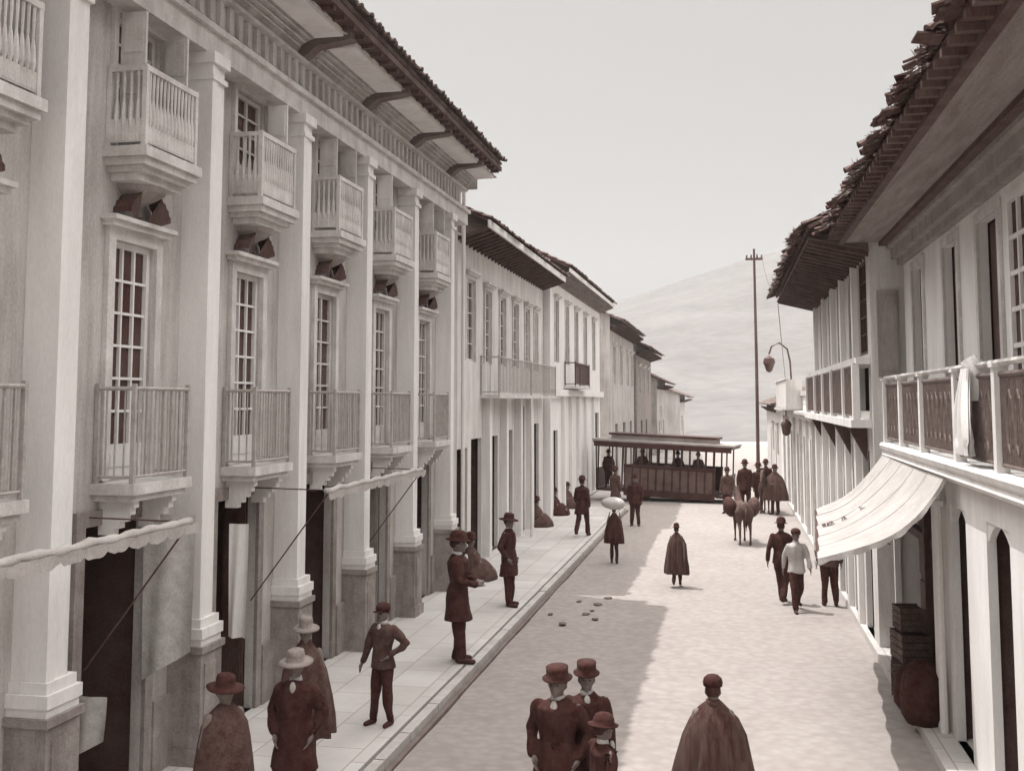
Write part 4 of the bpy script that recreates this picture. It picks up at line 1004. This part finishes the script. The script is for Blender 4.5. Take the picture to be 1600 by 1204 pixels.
def seated(px, py, s_, label, m=CLOTHD, z=PZ, pos=None, rz=0, hatk='bowler', child=False):
    P = pos or onz(px, py, z); E_ = tag(empty('person', P, R(rz)), label, 'person', 'people sitting on the pavement' if pos is None else None); E_.scale = (s_,)*3
    b = MB(); b.ell((0, .0, .80), (.076, .095, .10), 12, 9); b.ell((0, .02, .745), (.056, .07, .055)); b.cap((0, .086, .805), .011, (0, .104, .778), .014, 6)
    b.cap((0, 0, .6), .055, (0, 0, .74), .05); b.tube([(0, 0, .05), (0, 0, .15), (0, 0, .35), (0, 0, .55), (0, 0, .63)], [.2, .19, .15, .17, .08], 12, 1, .7)
    for q in (-1, 1):
        b.cap((q*.16, 0, .55), .05, (q*.24, .12, .35), .04); b.cap((q*.24, .12, .35), .038, (q*.1, .3, .28), .027); fingers(b, (q*.1, .3, .28), (-q*.3, .5, -.05), q, 1)
        b.cap((q*.1, .05, .12), .09, (q*.24, .42, .2), .06); b.cap((q*.24, .42, .2), .055, (q*.05, .5, .06), .04)
    b.build('body', SKIN, E_, remesh=.018)
    MB().ell((0, -.022, .822), (.083, .088, .092)).build('hair', HAIR, E_, True)
    MB().lathe([(.44, 0), (.46, .05), (.42, .2), (.30, .34), (.2, .42)], (0, .12, 0), 36, .05, 8).build('skirt', m, E_, True)
    MB().lathe([(.31, .22), (.32, .26), (.28, .42), (.24, .52), (.16, .61), (.08, .68)], (0, 0, 0), 30, .04, 6, 1, .8).build('shawl', m, E_, True)
    if hatk: hat(hatk, E_, z=.86)
    return E_
seated(838, 822, 1.0, 'huddled figure in dark shawl sitting nearest on the pavement below the terrace', CLOTHM, rz=-60)
seated(866, 804, 1.0, 'huddled figure sitting in the middle of the row below the white house', CLOTHD, rz=-80)
seated(886, 793, 1.0, 'huddled figure with dark hat sitting farthest along the pavement row', CLOTHM, rz=-100)
seated(735, 905, 1.1, 'woman in mid toned shawl sitting at the pedestal behind the tall man', CLOTHM, rz=-50)
# road
person(1058, 916, 0, 1.40, 'small figure wrapped in a long dark shawl walking alone in mid road', 'walk', 'poncho', topm=CLOTHS, hem=.36, det=.018, width=.85, hatk='bowler')
person(1118, 1342, 0, 1.66, 'broad figure in a wide dark striped poncho seen from behind in the foreground', 'stand', 'poncho', hem=.52, hatk='cap', width=.92, det=.012, topm=CLOTHS)
person(872, 1335, 190, 1.70, 'man with dark top hat and scarf facing the camera, left of the foreground pair', 'pocket', 'coat', hem=.72, hatk='top', det=.012, width=1.12)
person(918, 1322, 170, 1.70, 'man in dark hat standing close behind the top hatted man, right of the pair', 'stand', 'coat', hem=.72, hatk='top', det=.012, topm=CLOTHD)
person(944, 1362, 60, 1.36, 'boy with round brimmed hat and pale collar at the bottom of the road', 'stand', 'coat', hem=.6, hatk='bowler', det=.012, width=1.15)
person(1223, 942, 20, 1.74, 'slim man in all dark clothes on the right, next to the light jacket', 'walk2', 'jacket', det=.018)
person(1246, 955, 170, 1.64, 'man in light jacket and short dark trousers walking on the sunny right side', 'walk', 'jacket', det=.018, topm=CLOTHG, hatk='cap')
person(1297, 946, 0, 1.72, 'man half hidden behind the white awning with only dark legs showing', 'stand', 'jacket', det=.018, topm=CLOTHM)
person(1137, 802, 200, 1.7, 'far figure in grey coat standing at the right end of the tram', 'stand', 'coat', det=.022, topm=CLOTHM, group='people gathered by the tram')
person(1165, 800, 180, 1.95, 'far dark hatted man standing behind the laden donkey', 'stand', 'coat', det=.022, group='people gathered by the tram')
person(1186, 800, 150, 1.85, 'far dark figure between the donkey driver and the horse rider', 'stand', 'coat', det=.022, group='people gathered by the tram')
person(1212, 803, 210, 1.8, 'far figure standing rightmost in the dark cluster by the white house wall', 'fold', 'poncho', hem=.5, det=.022, topm=CLOTHM, group='people gathered by the tram')
# person on the right balcony
b = MB()
for j in range(19):
    t = j/18; z = 4.64 - .92*t; wd = .16 + .26*math.sin(min(1, t*1.15)*math.pi*.5)**2 - (.08 if t > .85 else 0)
    for i in range(25):
        s_ = i/24*2 - 1; b.v.append((-.07 - .05*math.sin(t*2.6) + .028*math.sin(s_*11 + t*3)*(.4 + t), s_*wd, z - 3.6))
for j in range(18):
    for i in range(24): a = j*25+i; b.f.append((a, a+1, a+26, a+25))
for i, v in enumerate(list(b.v)): b.v.append((v[0] + .02, v[1], v[2]))
b.f += [tuple(q + 475 for q in f)[::-1] for f in list(b.f)]
b.tube([(-.05, 0, 1.05), (.0, .02, 1.085), (.07, .0, 1.0), (.08, .01, .7)], [.08, .12, .12, .16], 8, 1, 1.2)
o = b.build('draped_cloth', WHITE, None, True); o.location = (2.55, 12.35, 3.6); tag(o, 'bunched white cloth draped over the right balcony railing', 'cloth')
# tram passengers
for i, (tx, ty, lab) in enumerate(((.45, .7, 'passenger on the open left platform of the tram'), (2.2, .5, 'leftmost passenger behind the tram windows'), (3.9, .6, 'passenger in the middle of the tram'), (4.9, .5, 'rightmost passenger behind the tram windows'))):
    w = TR.matrix_basis @ Vector((tx, ty, .53 if i else .43))
    person(0, 0, 180, 1.6, lab, 'stand', 'coat', det=.025, pos=w, topm=CLOTHM if i % 2 else CLOTHD)
# ------------------------------------------------------------------ donkey and horse
def equine(px, py, rz, s_, label, cat, name, m=HIDE, load=True, ears=.18):
    P = onz(px, py); E_ = tag(empty(name, P, R(rz)), label, cat); E_.scale = (s_,)*3
    b = MB()
    b.tube([(0, -.72, .98), (0, -.62, 1.02), (0, -.4, 1.0), (0, -.05, .94), (0, .3, .96), (0, .5, 1.02), (0, .62, 1.05)], [.08, .2, .25, .27, .26, .21, .1], 14, .85, 1)
    b.tube([(0, .45, 1.05), (0, .66, 1.25), (0, .82, 1.42), (0, .88, 1.5)], [.2, .14, .11, .09], 12, .7, 1)
    b.tube([(0, .8, 1.52), (0, .95, 1.47), (0, 1.12, 1.32), (0, 1.24, 1.2), (0, 1.28, 1.16)], [.09, .11, .08, .065, .04], 12, .75, 1)
    for q in (-1, 1):
        b.cap((q*.05, .86, 1.55), .026, (q*.08, .84, 1.58 + ears), .010, 6)
        b.cap((q*.14, .42, .92), .10, (q*.14, .44, .62), .06); b.cap((q*.14, .44, .62), .055, (q*.14, .45, .4), .042); b.cap((q*.14, .45, .4), .038, (q*.14, .45, .1), .032); b.cap((q*.14, .45, .08), .04, (q*.14, .48, .035), .045)
        b.cap((q*.14, -.5, .95), .15, (q*.15, -.42, .68), .09); b.cap((q*.15, -.42, .68), .075, (q*.15, -.6, .44), .045); b.cap((q*.15, -.6, .44), .042, (q*.15, -.57, .1), .032); b.cap((q*.15, -.57, .08), .04, (q*.15, -.54, .035), .045)
    b.build('body', m, E_, remesh=.025)
    MB().tube([(0, -.74, 1.05), (0, -.84, .95), (0, -.86, .7), (0, -.85, .45)], [.03, .035, .05, .015], 8).build('tail', HAIR, E_, True)
    MB().tube([(0, .6, 1.3), (0, .74, 1.46), (0, .84, 1.6)], [.03, .035, .02], 6, .6, 1).build('mane', HAIR, E_, True)
    return E_, P
E1, P1 = equine(1160, 848, 8, 1.02, 'laden donkey seen from behind walking up the middle of the road', 'donkey', 'donkey')
for q, lab in ((-1, 'left pack sack slung on the laden donkey'), (1, 'right pack sack slung on the laden donkey')):
    b = MB().ell((0, 0, 0), (.2, .36, .3), 16, 10); b.v = [(x, y, z*(1 + .1*math.sin(y*9))) for x, y, z in b.v]
    o = b.build('pack_sack', CLOTHD if q < 0 else CLOTHM, None, True); o.location = (P1.x + q*.34, P1.y - .1, 1.08); o.rotation_euler = (0, R(q*12), R(8)); tag(o, lab, 'sack', 'pack sacks on the donkey')
E2, P2 = equine(1198, 800, 170, 1.05, 'dark saddled horse facing the camera in the far cluster of people', 'horse', 'horse', ears=.1)
person(0, 0, -10+180, 1.7, 'rider in dark coat sitting on the far horse', 'sit', 'coat', det=.022, pos=Vector((P2.x, P2.y, .27)), hem=.86)
# ------------------------------------------------------------------ dusty air
hz = MB().box(-430, 430, -70, 720, -1.2, 95)
hm = bpy.data.materials.new('dusty_air'); hm.use_nodes = True; n = hm.node_tree; n.nodes.clear()
pv = n.nodes.new('ShaderNodeVolumePrincipled'); pv.inputs['Color'].default_value = (.96, .95, .94, 1); pv.inputs['Density'].default_value = .0004; pv.inputs['Anisotropy'].default_value = .2
ou = n.nodes.new('ShaderNodeOutputMaterial'); n.links.new(pv.outputs[0], ou.inputs['Volume'])
tag(hz.build('haze', hm), kind='stuff')
print('objects', len(bpy.data.objects))
